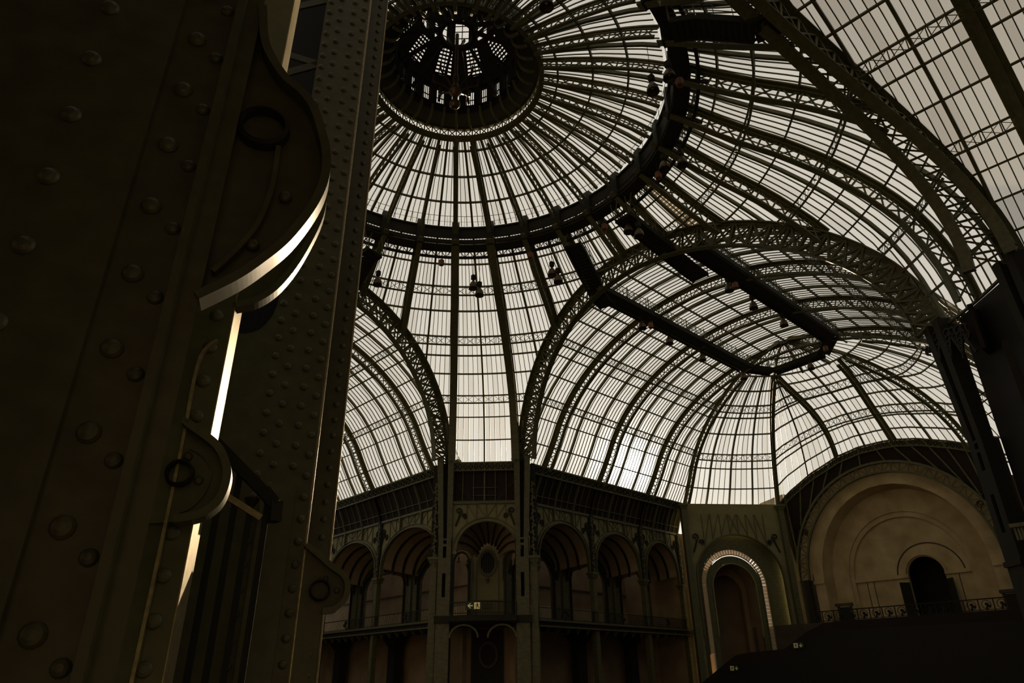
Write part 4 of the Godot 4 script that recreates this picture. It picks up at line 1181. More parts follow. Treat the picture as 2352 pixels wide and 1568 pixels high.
func sign_face(o: Node3D, S: Callable, w: float, h: float, left: bool) -> void:
	var gm := mat(Color(0.06, 0.19, 0.13), 0.5); var wm := mat(Color(0.93, 0.88, 0.66), 0.5)
	wm.emission_enabled = true; wm.emission = Color(0.80, 0.72, 0.45); wm.emission_energy_multiplier = 0.16 if left else 0.05
	var mb := MB.new(); slab(mb, S, -w / 2, w / 2, -h / 2, h / 2, 0.0, 0.07); part("plate", mb, gm, o)
	var s := h / 0.62
	var e := 1.0 if left else -1.0
	mb = MB.new()
	if left: # arrow pointing left
		extrude(mb, S, [[-0.48 * s, 0.0], [-0.26 * s, 0.2 * s], [-0.18 * s, 0.2 * s], [-0.33 * s, 0.045 * s], [-0.04 * s, 0.045 * s], [-0.04 * s, -0.045 * s], [-0.33 * s, -0.045 * s], [-0.18 * s, -0.2 * s], [-0.26 * s, -0.2 * s]], -0.02, 0.0)
	else: # arrow pointing down
		extrude(mb, S, [[0.3 * s, -0.22 * s], [0.5 * s, 0.0], [0.5 * s, 0.08 * s], [0.345 * s, -0.07 * s], [0.345 * s, 0.2 * s], [0.255 * s, 0.2 * s], [0.255 * s, -0.07 * s], [0.1 * s, 0.08 * s], [0.1 * s, 0.0]], -0.02, 0.0)
	part("arrow", mb, wm, o)
	var c := 0.3 * s * e
	mb = MB.new(); slab(mb, S, c - 0.24 * s, c + 0.24 * s, -0.25 * s, 0.25 * s, -0.015, 0.0); part("doorway", mb, wm, o)
	var fig := func(u: float, z: float, d: float) -> Vector3: return S.call(c + u * s, z * s, d)
	mb = MB.new()
	var hd := []
	for i in 12:
		hd.push_back([0.02 + 0.045 * cos(TAU * i / 12.0), 0.17 + 0.045 * sin(TAU * i / 12.0)])
	extrude(mb, fig, hd, -0.03, -0.015)
	for q in [[[0.02, 0.12], [0.03, -0.02], 0.09], [[0.02, 0.1], [-0.1, 0.05], 0.035], [[-0.1, 0.05], [-0.13, -0.03], 0.035], [[0.03, 0.1], [0.14, 0.04], 0.035], [[0.03, -0.02], [-0.06, -0.1], 0.05], [[-0.06, -0.1], [-0.05, -0.22], 0.045], [[0.03, -0.02], [0.12, -0.12], 0.05], [[0.12, -0.12], [0.2, -0.17], 0.045]]:
		mb.bar(fig.call(q[0][0], q[0][1], -0.022), fig.call(q[1][0], q[1][1], -0.022), fig.call(0, 0, 1) - fig.call(0, 0, 0), q[2] * s, 0.015)
	part("running_figure", mb, gm, o)

# ---------------------------------------------------------------- end of the right arm
func build_apse_walls() -> void:
	var ew := MB.new(); ew.box(V(50.3, 24.4, 9.2), Vector3.RIGHT * 0.2, Vector3.UP * 9.2, Vector3.BACK * 4.5)
	struct("wall_gallery_end", ew, M.brown_wall, "end wall of the gallery beside the glass-block arch")
	# angled wall with the glass-block arch
	var F := func(u: float, z: float, d: float) -> Vector3: return V(48.7 + 0.78536 * u + 0.61904 * d, 17.8 - 0.61904 * u + 0.78536 * d, z)
	var o := thing("glass_block_portal", "wall with a tall arch edged by a strip of pale glass blocks", "portal", F.call(4.5, 5.5, 0.0))
	var mb := MB.new(); arch_panel(mb, F, -0.9, 11.2, 5.0, 4.95, 13.2, 4.7, 21.3, 0.0, 0.0, 0.4)
	part("front_wall", mb, M.frieze, o)
	mb = MB.new(); arc_sweep(mb, F, 5.0, 4.9, 13.2, 4.65, -0.08, 0.25, 0.16, 6.0); part("outer_moulding", mb, M.iron, o)
	mb = MB.new(); arch_panel(mb, F, -0.4, 10.4, 4.5, 3.75, 12.6, 3.85, 18.4, 0.0, 0.9, 1.3); part("inner_wall", mb, M.iron, o)
	mb = MB.new()
	for e in [0.02, 0.62]:
		arc_sweep(mb, F, 4.5, 3.72 - e, 12.6, 3.82 - e, 0.85, 0.1, 0.09, 7.0)
	part("strip_frame", mb, M.iron, o)
	var bm := StandardMaterial3D.new(); bm.transparency = BaseMaterial3D.TRANSPARENCY_ALPHA; bm.albedo_color = Color(0.85, 0.78, 0.65, 0.80); bm.roughness = 0.3
	var n := 0
	for i in 34:
		var t0 := PI - PI * (i + 0.06) / 34.0; var t1 := PI - PI * (i + 0.94) / 34.0
		mb = MB.new(); var q := []
		for d in [0.9, 1.05]:
			for k in [[t0, 3.66], [t1, 3.66], [t1, 3.14], [t0, 3.14]]:
				q.push_back(F.call(4.5 + k[1] * cos(k[0]), 12.6 + (k[1] + 0.1) * sin(k[0]), d))
		mb.hexa(q); part("glass_block", mb, bm, o)
	for i in 18:
		for e in [-1.0, 1.0]:
			mb = MB.new(); slab(mb, F, 4.5 + e * 3.4 - 0.26, 4.5 + e * 3.4 + 0.26, 12.55 - 0.38 * (i + 1) + 0.02, 12.55 - 0.38 * i, 0.9, 1.05)
			part("glass_block", mb, bm, o)
	mb = MB.new(); arc_sweep(mb, F, 4.5, 2.78, 12.4, 2.9, 1.15, 0.4, 0.74, 0.0)
	for e in [-1.0, 1.0]:
		slab(mb, F, 4.5 + e * 2.8 - 0.33, 4.5 + e * 2.8 + 0.33, 0.0, 12.4, 0.95, 1.3)
	part("inner_arch", mb, M.iron, o)
	mb = MB.new(); arc_sweep(mb, F, 4.5, 2.45, 12.3, 2.55, 0.95, 0.25, 0.12, 5.0); part("inner_moulding", mb, M.frieze, o)
	mb = MB.new(); arch_panel(mb, F, 1.6, 7.4, 4.6, 1.9, 12.0, 2.0, 15.0, 0.0, 4.0, 4.3); slab(mb, F, 1.6, 7.4, 0.0, 15.0, 6.0, 6.3); part("recess_wall", mb, M.brown_wall, o)
	mb = MB.new()
	for i in 16:
		var t0 := PI - PI * i / 16.0; var t1 := PI - PI * (i + 1) / 16.0
		mb.quad(F.call(4.5 + 2.5 * cos(t0), 12.3 + 2.6 * sin(t0), 1.2), F.call(4.5 + 2.5 * cos(t1), 12.3 + 2.6 * sin(t1), 1.2), F.call(4.5 + 2.5 * cos(t1), 12.3 + 2.6 * sin(t1), 6.0), F.call(4.5 + 2.5 * cos(t0), 12.3 + 2.6 * sin(t0), 6.0))
	for e in [-1.0, 1.0]:
		slab(mb, F, 4.5 + e * 2.55 - 0.08, 4.5 + e * 2.55 + 0.08, 0.0, 12.4, 1.2, 6.0)
	part("recess_vault", mb, M.brown_wall, o)
	for e in [-1.0, 1.0]:
		mb = MB.new(); scroll(mb, F, 5.0 - e * 4.6, 17.6, 1.0, e, -0.1); part("scroll", mb, M.dark_iron, o)
	mb = MB.new()
	for i in range(1, 9):
		var u := lerpf(0.4, 9.6, i / 9.0); var zb := 13.2 + 4.75 * sqrt(maxf(0.0, 1.0 - pow((u - 5.0) / 5.1, 2.0)))
		mb.bar(F.call(u, zb, -0.05), F.call(u, 20.1, -0.05), F.call(0, 0, 1) - F.call(0, 0, 0), 0.07, 0.07)
		mb.bar(F.call(u, zb, -0.05), F.call(u + (0.9 if i < 5 else -0.9), 20.1, -0.05), F.call(0, 0, 1) - F.call(0, 0, 0), 0.06, 0.06)
	part("zigzag_bars", mb, M.iron, o, true)
	var cc := thing("gallery_column", "iron column between glass-block arch and big plaster arch", "column", F.call(10.6, 0, -0.3), "gallery columns")
	capital_column(cc, F, 10.7, -0.3, 0.0, 20.6, 0.3)
	cc = thing("gallery_column", "iron column between the arcade and the glass-block arch", "column", F.call(-0.6, 0, -0.3), "gallery columns")
	capital_column(cc, F, -0.7, -0.3, 0.0, 20.6, 0.3)
	# big plaster arch
	var E := func(u: float, z: float, d: float) -> Vector3: return V(59.0 + d, -u, z) # u to the right
	var c0 := -0.5
	var w := thing("plaster_arch_wall", "great round pale plaster arch with stepped mouldings around a dark doorway", "wall", E.call(c0, 8.4, 1.0))
	var top := []; var bot := []
	for i in 49:
		var f := i / 48.0 * 3.0; var sct := mini(int(f), 2)
		top.push_back(apse_pt(sct + 1, f - sct, 0.0, 0.0) + Vector3.DOWN * 0.15)
		var t := PI - PI * i / 48.0
		bot.push_back(E.call(c0 + 10.4 * cos(t), 13.0 + 11.0 * sin(t), 0.1))
	mb = MB.new()
	for i in 48:
		var dx := Vector3.RIGHT * 0.2
		mb.hexa([bot[i], bot[i] + dx, bot[i + 1] + dx, bot[i + 1], top[i], top[i] + dx, top[i + 1] + dx, top[i + 1]])
	part("upper_band", mb, M.red_panel, w)
	mb = MB.new()
	for i in 48:
		var dx := Vector3.RIGHT * 0.2; var t0 := PI - PI * i / 48.0; var t1 := PI - PI * (i + 1) / 48.0
		var a := E.call(c0 + 9.3 * cos(t0), 13.0 + 10.1 * sin(t0), 0.45); var b := E.call(c0 + 9.3 * cos(t1), 13.0 + 10.1 * sin(t1), 0.45)
		mb.hexa([a, a + dx, b + dx, b, bot[i], bot[i] + dx, bot[i + 1] + dx, bot[i + 1]])
	part("arch_ring", mb, M.plaster, w)
	for i in range(2, 47, 4):
		mb = MB.new(); mb.bar(bot[i] - Vector3.RIGHT * 0.1, top[i] - Vector3.RIGHT * 0.1, Vector3.RIGHT, 0.16, 0.12); part("band_bar", mb, M.iron, w)
	mb = MB.new()
	for e in [-1.0, 1.0]:
		slab(mb, E, c0 + e * 10.6 - 1.4, c0 + e * 10.6 + 1.4, 0.0, 13.6, 0.45, 0.8); slab(mb, E, c0 + e * 11.5 - 0.6, c0 + e * 11.5 + 0.6, 13.4, 20.5, 0.6, 0.8)
	part("side_pier", mb, M.stone, w)
	mb = MB.new(); arch_panel(mb, E, c0 - 9.4, c0 + 9.4, c0, 8.1, 13.0, 8.9, 23.2, 8.4, 0.5, 1.0)
	part("outer_ring", mb, M.plaster, w)
	mb = MB.new()
	var barrel := func(h0: float, r0: float, h1: float, r1: float, d0: float, d1: float) -> void:
		for i in 32:
			var t0 := PI - PI * i / 32.0; var t1 := PI - PI * (i + 1) / 32.0
			mb.quad(E.call(c0 + h0 * cos(t0), 13.0 + r0 * sin(t0), d0), E.call(c0 + h0 * cos(t1), 13.0 + r0 * sin(t1), d0), E.call(c0 + h1 * cos(t1), 13.0 + r1 * sin(t1), d1), E.call(c0 + h1 * cos(t0), 13.0 + r1 * sin(t0), d1))
		for e in [-1.0, 1.0]:
			mb.quad(E.call(c0 + e * h0, 8.4, d0), E.call(c0 + e * h0, 13.0, d0), E.call(c0 + e * h1, 13.0, d1), E.call(c0 + e * h1, 8.4, d1))
	barrel.call(8.1, 8.9, 7.9, 8.7, 0.5, 2.6)
	part("niche_soffit", mb, M.plaster, w)
	mb = MB.new(); arch_panel(mb, E, c0 - 8.6, c0 + 8.6, c0, 6.15, 13.0, 6.3, 23.2, 8.4, 2.6, 2.9); part("middle_ring", mb, M.plaster, w)
	mb = MB.new(); arch_panel(mb, E, c0 - 6.6, c0 + 6.6, c0, 5.7, 13.0, 5.75, 20.4, 8.4, 2.75, 3.0); part("inner_ring", mb, M.plaster, w)
	mb = MB.new(); arch_panel(mb, E, c0 - 6.0, c0 + 6.0, c0 + 1.45, 1.75, 12.7, 1.8, 19.4, 8.4, 3.0, 3.4); part("niche_wall", mb, M.plaster, w)
	mb = MB.new(); arc_sweep(mb, E, c0 + 1.45, 1.95, 12.7, 2.0, 2.97, 0.3, 0.14); part("door_arch_moulding", mb, M.plaster, w)
	mb = MB.new(); arc_sweep(mb, E, c0 + 1.9, 3.2, 12.7, 3.1, 2.98, 0.06, 0.12); part("crack_moulding", mb, M.stone, w)
	mb = MB.new()
	for e in [[c0 - 5.9, c0 - 0.25], [c0 + 3.2, c0 + 5.9]]:
		slab(mb, E, e[0], e[1], 12.55, 12.9, 2.8, 3.0)
	for e in [[c0 - 9.3, c0 - 8.1], [c0 + 8.1, c0 + 9.3]]:
		slab(mb, E, e[0], e[1], 12.55, 12.9, 0.35, 0.5)
	part("cornice", mb, M.plaster, w)
	mb = MB.new()
	for e in [-4.6, -3.9, 4.4]:
		slab(mb, E, c0 + e - 0.03, c0 + e + 0.03, 8.4, 12.5, 2.95, 3.0)
	part("wall_joints", mb, M.stone, w)
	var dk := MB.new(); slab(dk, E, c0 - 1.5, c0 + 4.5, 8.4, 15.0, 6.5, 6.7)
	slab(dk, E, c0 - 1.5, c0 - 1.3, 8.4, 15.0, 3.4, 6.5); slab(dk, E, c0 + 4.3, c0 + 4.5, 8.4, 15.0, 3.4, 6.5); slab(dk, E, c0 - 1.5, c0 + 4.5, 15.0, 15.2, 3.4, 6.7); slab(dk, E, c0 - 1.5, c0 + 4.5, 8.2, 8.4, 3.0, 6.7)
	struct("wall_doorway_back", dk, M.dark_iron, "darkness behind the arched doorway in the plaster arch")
	for e in [-1.0, 1.0]:
		var sh := thing("door_leaf", "open dark green door leaf on the %s of the arched doorway" % ("left" if e < 0 else "right"), "door", E.call(c0 + 1.45 + e * 2.0, 8.4, 2.7), "open leaves of the arched doorway")
		mb = MB.new()
		mb.hexa([E.call(c0 + 1.45 + e * 1.75, 8.4, 2.9), E.call(c0 + 1.45 + e * 1.85, 8.4, 2.95), E.call(c0 + 1.45 + e * 2.55, 8.4, 2.25), E.call(c0 + 1.45 + e * 2.45, 8.4, 2.2), E.call(c0 + 1.45 + e * 1.75, 12.1, 2.9), E.call(c0 + 1.45 + e * 1.85, 12.1, 2.95), E.call(c0 + 1.45 + e * 2.55, 12.1, 2.25), E.call(c0 + 1.45 + e * 2.45, 12.1, 2.2)])
		part("leaf", mb, M.dark_iron, sh)
	for e in [[-7.0, "left"], [8.4, "right"]]:
		var sd := thing("side_door", "small square-headed doorway at the %s of the plaster arch" % e[1], "door", E.call(e[0], 8.4, 0.4), "small doorways of the plaster arch")
		mb = MB.new(); slab(mb, E, e[0] - 0.55, e[0] + 0.55, 8.4, 10.0, 0.4, 0.55); part("opening", mb, M.dark_iron, sd)
		mb = MB.new(); slab(mb, E, e[0] - 0.75, e[0] - 0.55, 8.4, 10.2, 0.35, 0.6); slab(mb, E, e[0] + 0.55, e[0] + 0.75, 8.4, 10.2, 0.35, 0.6); slab(mb, E, e[0] - 0.9, e[0] + 0.9, 10.1, 10.4, 0.25, 0.6); part("frame", mb, M.stone, sd)
	# iron lattice arch framing it
	var la := thing("lattice_arch", "curved iron lattice arch with scrolls around the big plaster arch", "arch", E.call(c0, 13.0, -0.3))
	var A := []; var B := []; var U := []
	for i in 37:
		var t := PI - PI * i / 36.0
		A.push_back(E.call(c0 + 10.5 * cos(t), 13.0 + 11.1 * sin(t), -0.3)); B.push_back(E.call(c0 + 9.45 * cos(t), 13.0 + 10.1 * sin(t), -0.1)); U.push_back(Vector3.RIGHT)
	mb = MB.new(); mb.sweep(A, U, 0.25, 0.3); part("outer_rim", mb, M.iron, la)
	mb = MB.new(); mb.sweep(B, U, 0.2, 0.3); part("inner_rim", mb, M.iron, la)
	mb = MB.new(); lattice(mb, A, B, U, 0.10, true, false); part("lattice", mb, M.iron, la)
	for e in [-1.0, 1.0]:
		mb = MB.new(); slab(mb, E, c0 + e * 10.0 - 0.5, c0 + e * 10.0 + 0.5, 0.0, 13.0, -0.3, 0.1); part("leg", mb, M.dark_iron, la)
		mb = MB.new(); scroll(mb, E, c0 + e * 9.6, 18.8, 1.2, -e, -0.4); part("scroll", mb, M.dark_iron, la)
	# terrace with balustrade before it
	mb = MB.new(); slab(mb, E, -16.0, 16.0, 0.0, 8.4, -3.2, 3.0)
	struct("wall_terrace", mb, M.stone, "dark terrace wall under the big plaster arch")
	var tb := thing("balustrade", "iron balustrade with round scroll panels before the big plaster arch", "railing", E.call(0, 8.4, -3.0), "terrace balustrades")
	mb = MB.new(); slab(mb, E, -9.4, 9.2, 9.4, 9.5, -3.05, -2.95); part("top_rail", mb, M.dark_iron, tb)
	mb = MB.new(); slab(mb, E, -9.4, 9.2, 8.5, 8.56, -3.03, -2.97); part("bottom_rail", mb, M.dark_iron, tb)
	for i in 16:
		var u := -9.2 + 1.2 * i
		mb = MB.new(); slab(mb, E, u - 0.04, u + 0.04, 8.4, 9.45, -3.04, -2.96); part("post", mb, M.dark_iron, tb)
		mb = MB.new(); var pts := []; var ups := []
		for k in 16:
			pts.push_back(E.call(u + 0.6 + 0.36 * cos(TAU * k / 16.0), 8.97 + 0.36 * sin(TAU * k / 16.0), -3.0)); ups.push_back(Vector3.RIGHT)
		mb.sweep(pts, ups, 0.05, 0.04, true); scroll(mb, E, u + 0.62, 9.0, 0.3, 1.0, -3.0); part("scroll_panel", mb, M.dark_iron, tb)
	# grand staircase, the shade on its front painted in black
	var G := func(u: float, z: float, d: float) -> Vector3: return V(47.0 + d, -u, z)
	var gs := thing("grand_staircase", "dark grand staircase with a reddish parapet climbing to the terrace", "stair", G.call(-8.0, 0.0, 2.0))
	mb = MB.new(); extrude(mb, G, [[-17.5, 0.0], [-17.5, 3.0], [-13.4, 5.35], [-11.9, 5.55], [-8.2, 5.7], [-5.8, 7.05], [-4.0, 7.7], [-2.6, 7.8], [12.0, 7.8], [12.0, 0.0]], 0.0, 0.5); part("parapet", mb, M.red_panel, gs)
	mb = MB.new(); extrude(mb, G, [[-17.3, 0.0], [-17.3, 2.2], [-13.4, 4.5], [-8.2, 4.9], [-4.0, 6.9], [-2.6, 7.0], [12.0, 7.0], [12.0, 0.0]], -0.25, 0.0); part("painted_shade_front", mb, M.black_iron, gs)
	for i in 22:
		mb = MB.new(); var u := lerpf(-17.0, -4.2, i / 21.0); var z := lerpf(2.4, 7.0, i / 21.0)
		slab(mb, G, u - 0.32, u + 0.32, z - 0.2, z, 0.5, 4.5); part("step", mb, M.stone, gs)
	for e in [[-13.45, 4.2, "lower"], [-6.55, 5.95, "upper"]]:
		var sg := thing("exit_sign", "dim exit sign with a downward arrow on the dark staircase, %s of the two" % e[2], "sign", G.call(e[0], e[1], -0.4), "exit signs on the staircase")
		var S := func(u: float, z: float, d: float) -> Vector3: return G.call(e[0] + u, e[1] + z, -0.4 + d)
		sign_face(sg, S, 1.1, 0.5, false)
	# right wall of the right arm, mostly hidden
	var R := func(u: float, z: float, d: float) -> Vector3: return V(u, -20.2 - d, z)
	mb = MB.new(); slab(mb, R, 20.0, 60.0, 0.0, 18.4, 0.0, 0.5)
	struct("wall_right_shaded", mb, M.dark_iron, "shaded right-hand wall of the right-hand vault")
	mb = MB.new(); slab(mb, R, 20.0, 60.0, 18.3, 20.9, -0.9, -0.7)
	struct("trim_right_band", mb, M.red_panel, "dark band under the glass on the shaded side", "trim")
	mb = MB.new(); mb.hexa([V(59.5, -13.0, 0), V(60.0, -13.0, 0), V(50.5, -20.7, 0), V(50.0, -20.2, 0), V(59.5, -13.0, 21.5), V(60.0, -13.0, 21.5), V(50.5, -20.7, 21.5), V(50.0, -20.2, 21.5)])
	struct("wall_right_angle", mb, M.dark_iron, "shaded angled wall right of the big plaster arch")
	# roof seen outside through the lowest apse panes
	var rf := thing("outside_roof", "slate roof ridge outside, seen through the lowest apse panes", "roof", V(72.0, 18.0, 20.0))
	mb = MB.new(); var RF := func(u: float, z: float, d: float) -> Vector3: return V(70.0 + d, -u, z)
	extrude(mb, RF, [[-21.5, 20.0], [-21.0, 24.3], [-19.9, 25.0], [-18.4, 25.25], [-17.4, 25.5], [-16.4, 25.6], [-16.2, 20.0]], 0.0, 4.0); part("slates", mb, M.stone, rf)

# ---------------------------------------------------------------- rest of the shell
func build_closing_walls() -> void:
	var mb := MB.new(); mb.box(V(10, 0, -0.25), Vector3.RIGHT * 75, Vector3.UP * 0.25, Vector3.BACK * 62)
	struct("floor", mb, M.floor, "dark stone floor of the hall", "floor")
	var N := func(u: float, z: float, d: float) -> Vector3: return V(20.2 + d, -u, z)
	mb = MB.new(); slab(mb, N, 23.5, 46.0, 0.0, 21.0, 0.0, 0.5)
	struct("wall_near_right", mb, M.black_iron, "dark wall behind the right-hand corner columns")
	mb = MB.new(); slab(mb, N, 24.5, 56.0, 0.0, 18.4, -41.6, -41.1)
	struct("wall_near_left", mb, M.stone, "pale wall beside the viewer")
	mb = MB.new(); mb.box(V(0, -56.2, 10.7), Vector3.RIGHT * 21, Vector3.UP * 10.7, Vector3.BACK * 0.25)
	struct("wall_back", mb, M.stone, "wall behind the viewer")
	mb = MB.new(); mb.box(V(-56.0, 0, 10.0), Vector3.RIGHT * 0.3, Vector3.UP * 10.0, Vector3.BACK * 21)
	struct("wall_left", mb, M.plaster, "end wall of the vault on the side away from the sun")
	for e in [-1.0, 1.0]:
		mb = MB.new(); mb.box(V(-39.0, e * 20.6, 9.2), Vector3.RIGHT * 17, Vector3.UP * 9.2, Vector3.BACK * 0.25)
		struct("wall_left_side", mb, M.plaster, "side wall of the vault on the side away from the sun")
	mb = MB.new(); mb.box(V(-2, 58.0, 9.0), Vector3.RIGHT * 26, Vector3.UP * 9.0, Vector3.BACK * 0.3)
	struct("wall_far_left", mb, M.dark_iron, "far wall of the left-hand vault")
	mb = MB.new(); mb.box(V(-20.4, 40.0, 10.5), Vector3.RIGHT * 0.25, Vector3.UP * 10.5, Vector3.BACK * 18)
	struct("wall_left_hidden", mb, M.dark_iron, "hidden side wall of the left-hand vault")
	# unseen gallery slab and wall, added to darken the near pillar
	var C := func(u: float, z: float, d: float) -> Vector3: return D(u, d, z)
	mb = MB.new(); slab(mb, C, -3.0, 9.5, 7.6, 8.1, -43.0, -31.9)
	struct("floor_added_shade_slab", mb, M.dark_iron, "unseen gallery slab added above the viewer to shade the near pillar", "floor")
	mb = MB.new(); slab(mb, C, -3.0, 9.5, 0.0, 7.6, -37.0, -36.6)
	struct("wall_added_blocker", mb, M.stone, "unseen wall added behind the viewer to cut sky reflections")
	# right-hand corner columns and the capitals by them
	var F := func(u: float, z: float, d: float) -> Vector3: return V((27.75 + d + u) * 0.70710678, (-27.75 - d + u) * 0.70710678, z)
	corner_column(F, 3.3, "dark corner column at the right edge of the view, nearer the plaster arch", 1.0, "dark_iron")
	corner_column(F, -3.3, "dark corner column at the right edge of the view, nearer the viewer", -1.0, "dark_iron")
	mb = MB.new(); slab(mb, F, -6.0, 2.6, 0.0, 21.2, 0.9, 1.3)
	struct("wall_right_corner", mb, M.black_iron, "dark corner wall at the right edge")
	var g := thing("corner_scrollwork", "dark iron scrollwork filling the corner above the right-hand columns", "ironwork", F.call(0, 18, 0.3))
	for k in 7:
		mb = MB.new(); scroll(mb, F, 3.9 - 0.5 * k, 20.6 - 0.15 * k, 0.9, 1.0 if k % 2 == 0 else -1.0, -0.2); part("scroll", mb, M.dark_iron, g)
	var lc := thing("lit_capital", "small fluted capital catching a little light at the right edge of the view", "capital", V(17.75, -18.75, 8.2))
	mb = MB.new(); mb.box(V(17.8, -18.95, 9.05), Vector3.RIGHT * 0.3, Vector3.UP * 0.08, Vector3.BACK * 0.45); part("abacus", mb, M.iron, lc)
	for i in 5:
		mb = MB.new(); mb.box(V(17.8, -18.65 - 0.13 * i, 8.7), Vector3.RIGHT * 0.16, Vector3.UP * 0.27, Vector3.BACK * 0.045); part("flute", mb, M.iron, lc)
	# maintenance stair on the outside of the dome
	var os := thing("roof_stair", "sunlit maintenance stair on the outside of the lower dome", "stair", dome(-14.0, 15.0, -0.9))
	for i in 22:
		var s := lerpf(21.2, 14.5, i / 21.0)
		mb = MB.new(); var a := dome(-12.5, s, -0.9); var b := dome(-15.5, s, -0.9); mb.bar(a, b, Vector3.UP, 0.22, 0.1); part("step", mb, M.plaster_band, os)
	for az in [-12.3, -15.7]:
		var pts := []; var ups := []
		for s: float in span(14.3, 21.4, 0.8):
			pts.push_back(dome(az, s, -0.95)); ups.push_back(Vector3.UP)
		mb = MB.new(); mb.sweep(pts, ups, 0.1, 0.3); part("string", mb, M.brown_wall, os)

# ---------------------------------------------------------------- riveted pillar beside the viewer
func rivets(o: Node3D, F: Callable, u: float, z0: float, z1: float, step: float, r: float, d: float) -> void:
	var k := int((z1 - z0) / step)
	for i in k + 1:
		var mb := MB.new(); var z: float = z0 + step * i
		var c: Vector3 = F.call(u, z, d); var ax: Vector3 = (F.call(u, z, d - 1.0) - c).normalized()
		mb.lathe(c, [[r, -0.004], [r * 0.96, r * 0.22], [r * 0.75, r * 0.5], [r * 0.4, r * 0.68], [0.0, r * 0.72]], 12, ax)
		part("rivet", mb, M.iron_near, o)
func bracket_scroll(o: Node3D, F: Callable, outer: Array, inner: Array, d0: float, d1: float) -> void: # plate with a raised rim
	var mb := MB.new(); extrude(mb, F, outer + inner, d0 + 0.05, d1); part("plate", mb, M.iron_near, o)
	var pts := []; var ups := []
	for p in outer:
		pts.push_back(F.call(p[0], p[1], (d0 + d1) * 0.5)); 
	for i in pts.size():
		var t: Vector3 = (pts[mini(i + 1, pts.size() - 1)] - pts[maxi(i - 1, 0)]).normalized()
		ups.push_back(t.cross((F.call(0, 0, 1) - F.call(0, 0, 0))).normalized())
	mb = MB.new(); mb.sweep(pts, ups, absf(d1 - d0) + 0.02, 0.03); part("rim", mb, M.iron_near, o)
func smooth_line(p: Array, k: int) -> Array:
	var c := Curve2D.new()
	for i in p.size():
		var a := Vector2(p[maxi(i - 1, 0)][0], p[maxi(i - 1, 0)][1]); var b := Vector2(p[mini(i + 1, p.size() - 1)][0], p[mini(i + 1, p.size() - 1)][1])
		var t := (b - a) / 6.0
		c.add_point(Vector2(p[i][0], p[i][1]), -t, t)
	var o := []
	for i in p.size() - 1:
		for j in k:
			var q := c.sample(i, (j + 0.0) / k); o.push_back([q.x, q.y])
	o.push_back([p[-1][0], p[-1][1]])
	return o
func eye(o: Node3D, F: Callable, u: float, z: float, r: float, d: float, hole: float) -> void:
	var c: Vector3 = F.call(u, z, d); var ax: Vector3 = (F.call(u, z, d - 1.0) - c).normalized()
	var mb := MB.new(); mb.lathe(c, [[r * 1.25, -0.01], [r * 1.2, 0.02], [r * 1.02, 0.03], [r, 0.0], [r * 0.98, -hole], [0.0, -hole]], 28, ax); part("scroll_eye", mb, M.dark_iron, o)
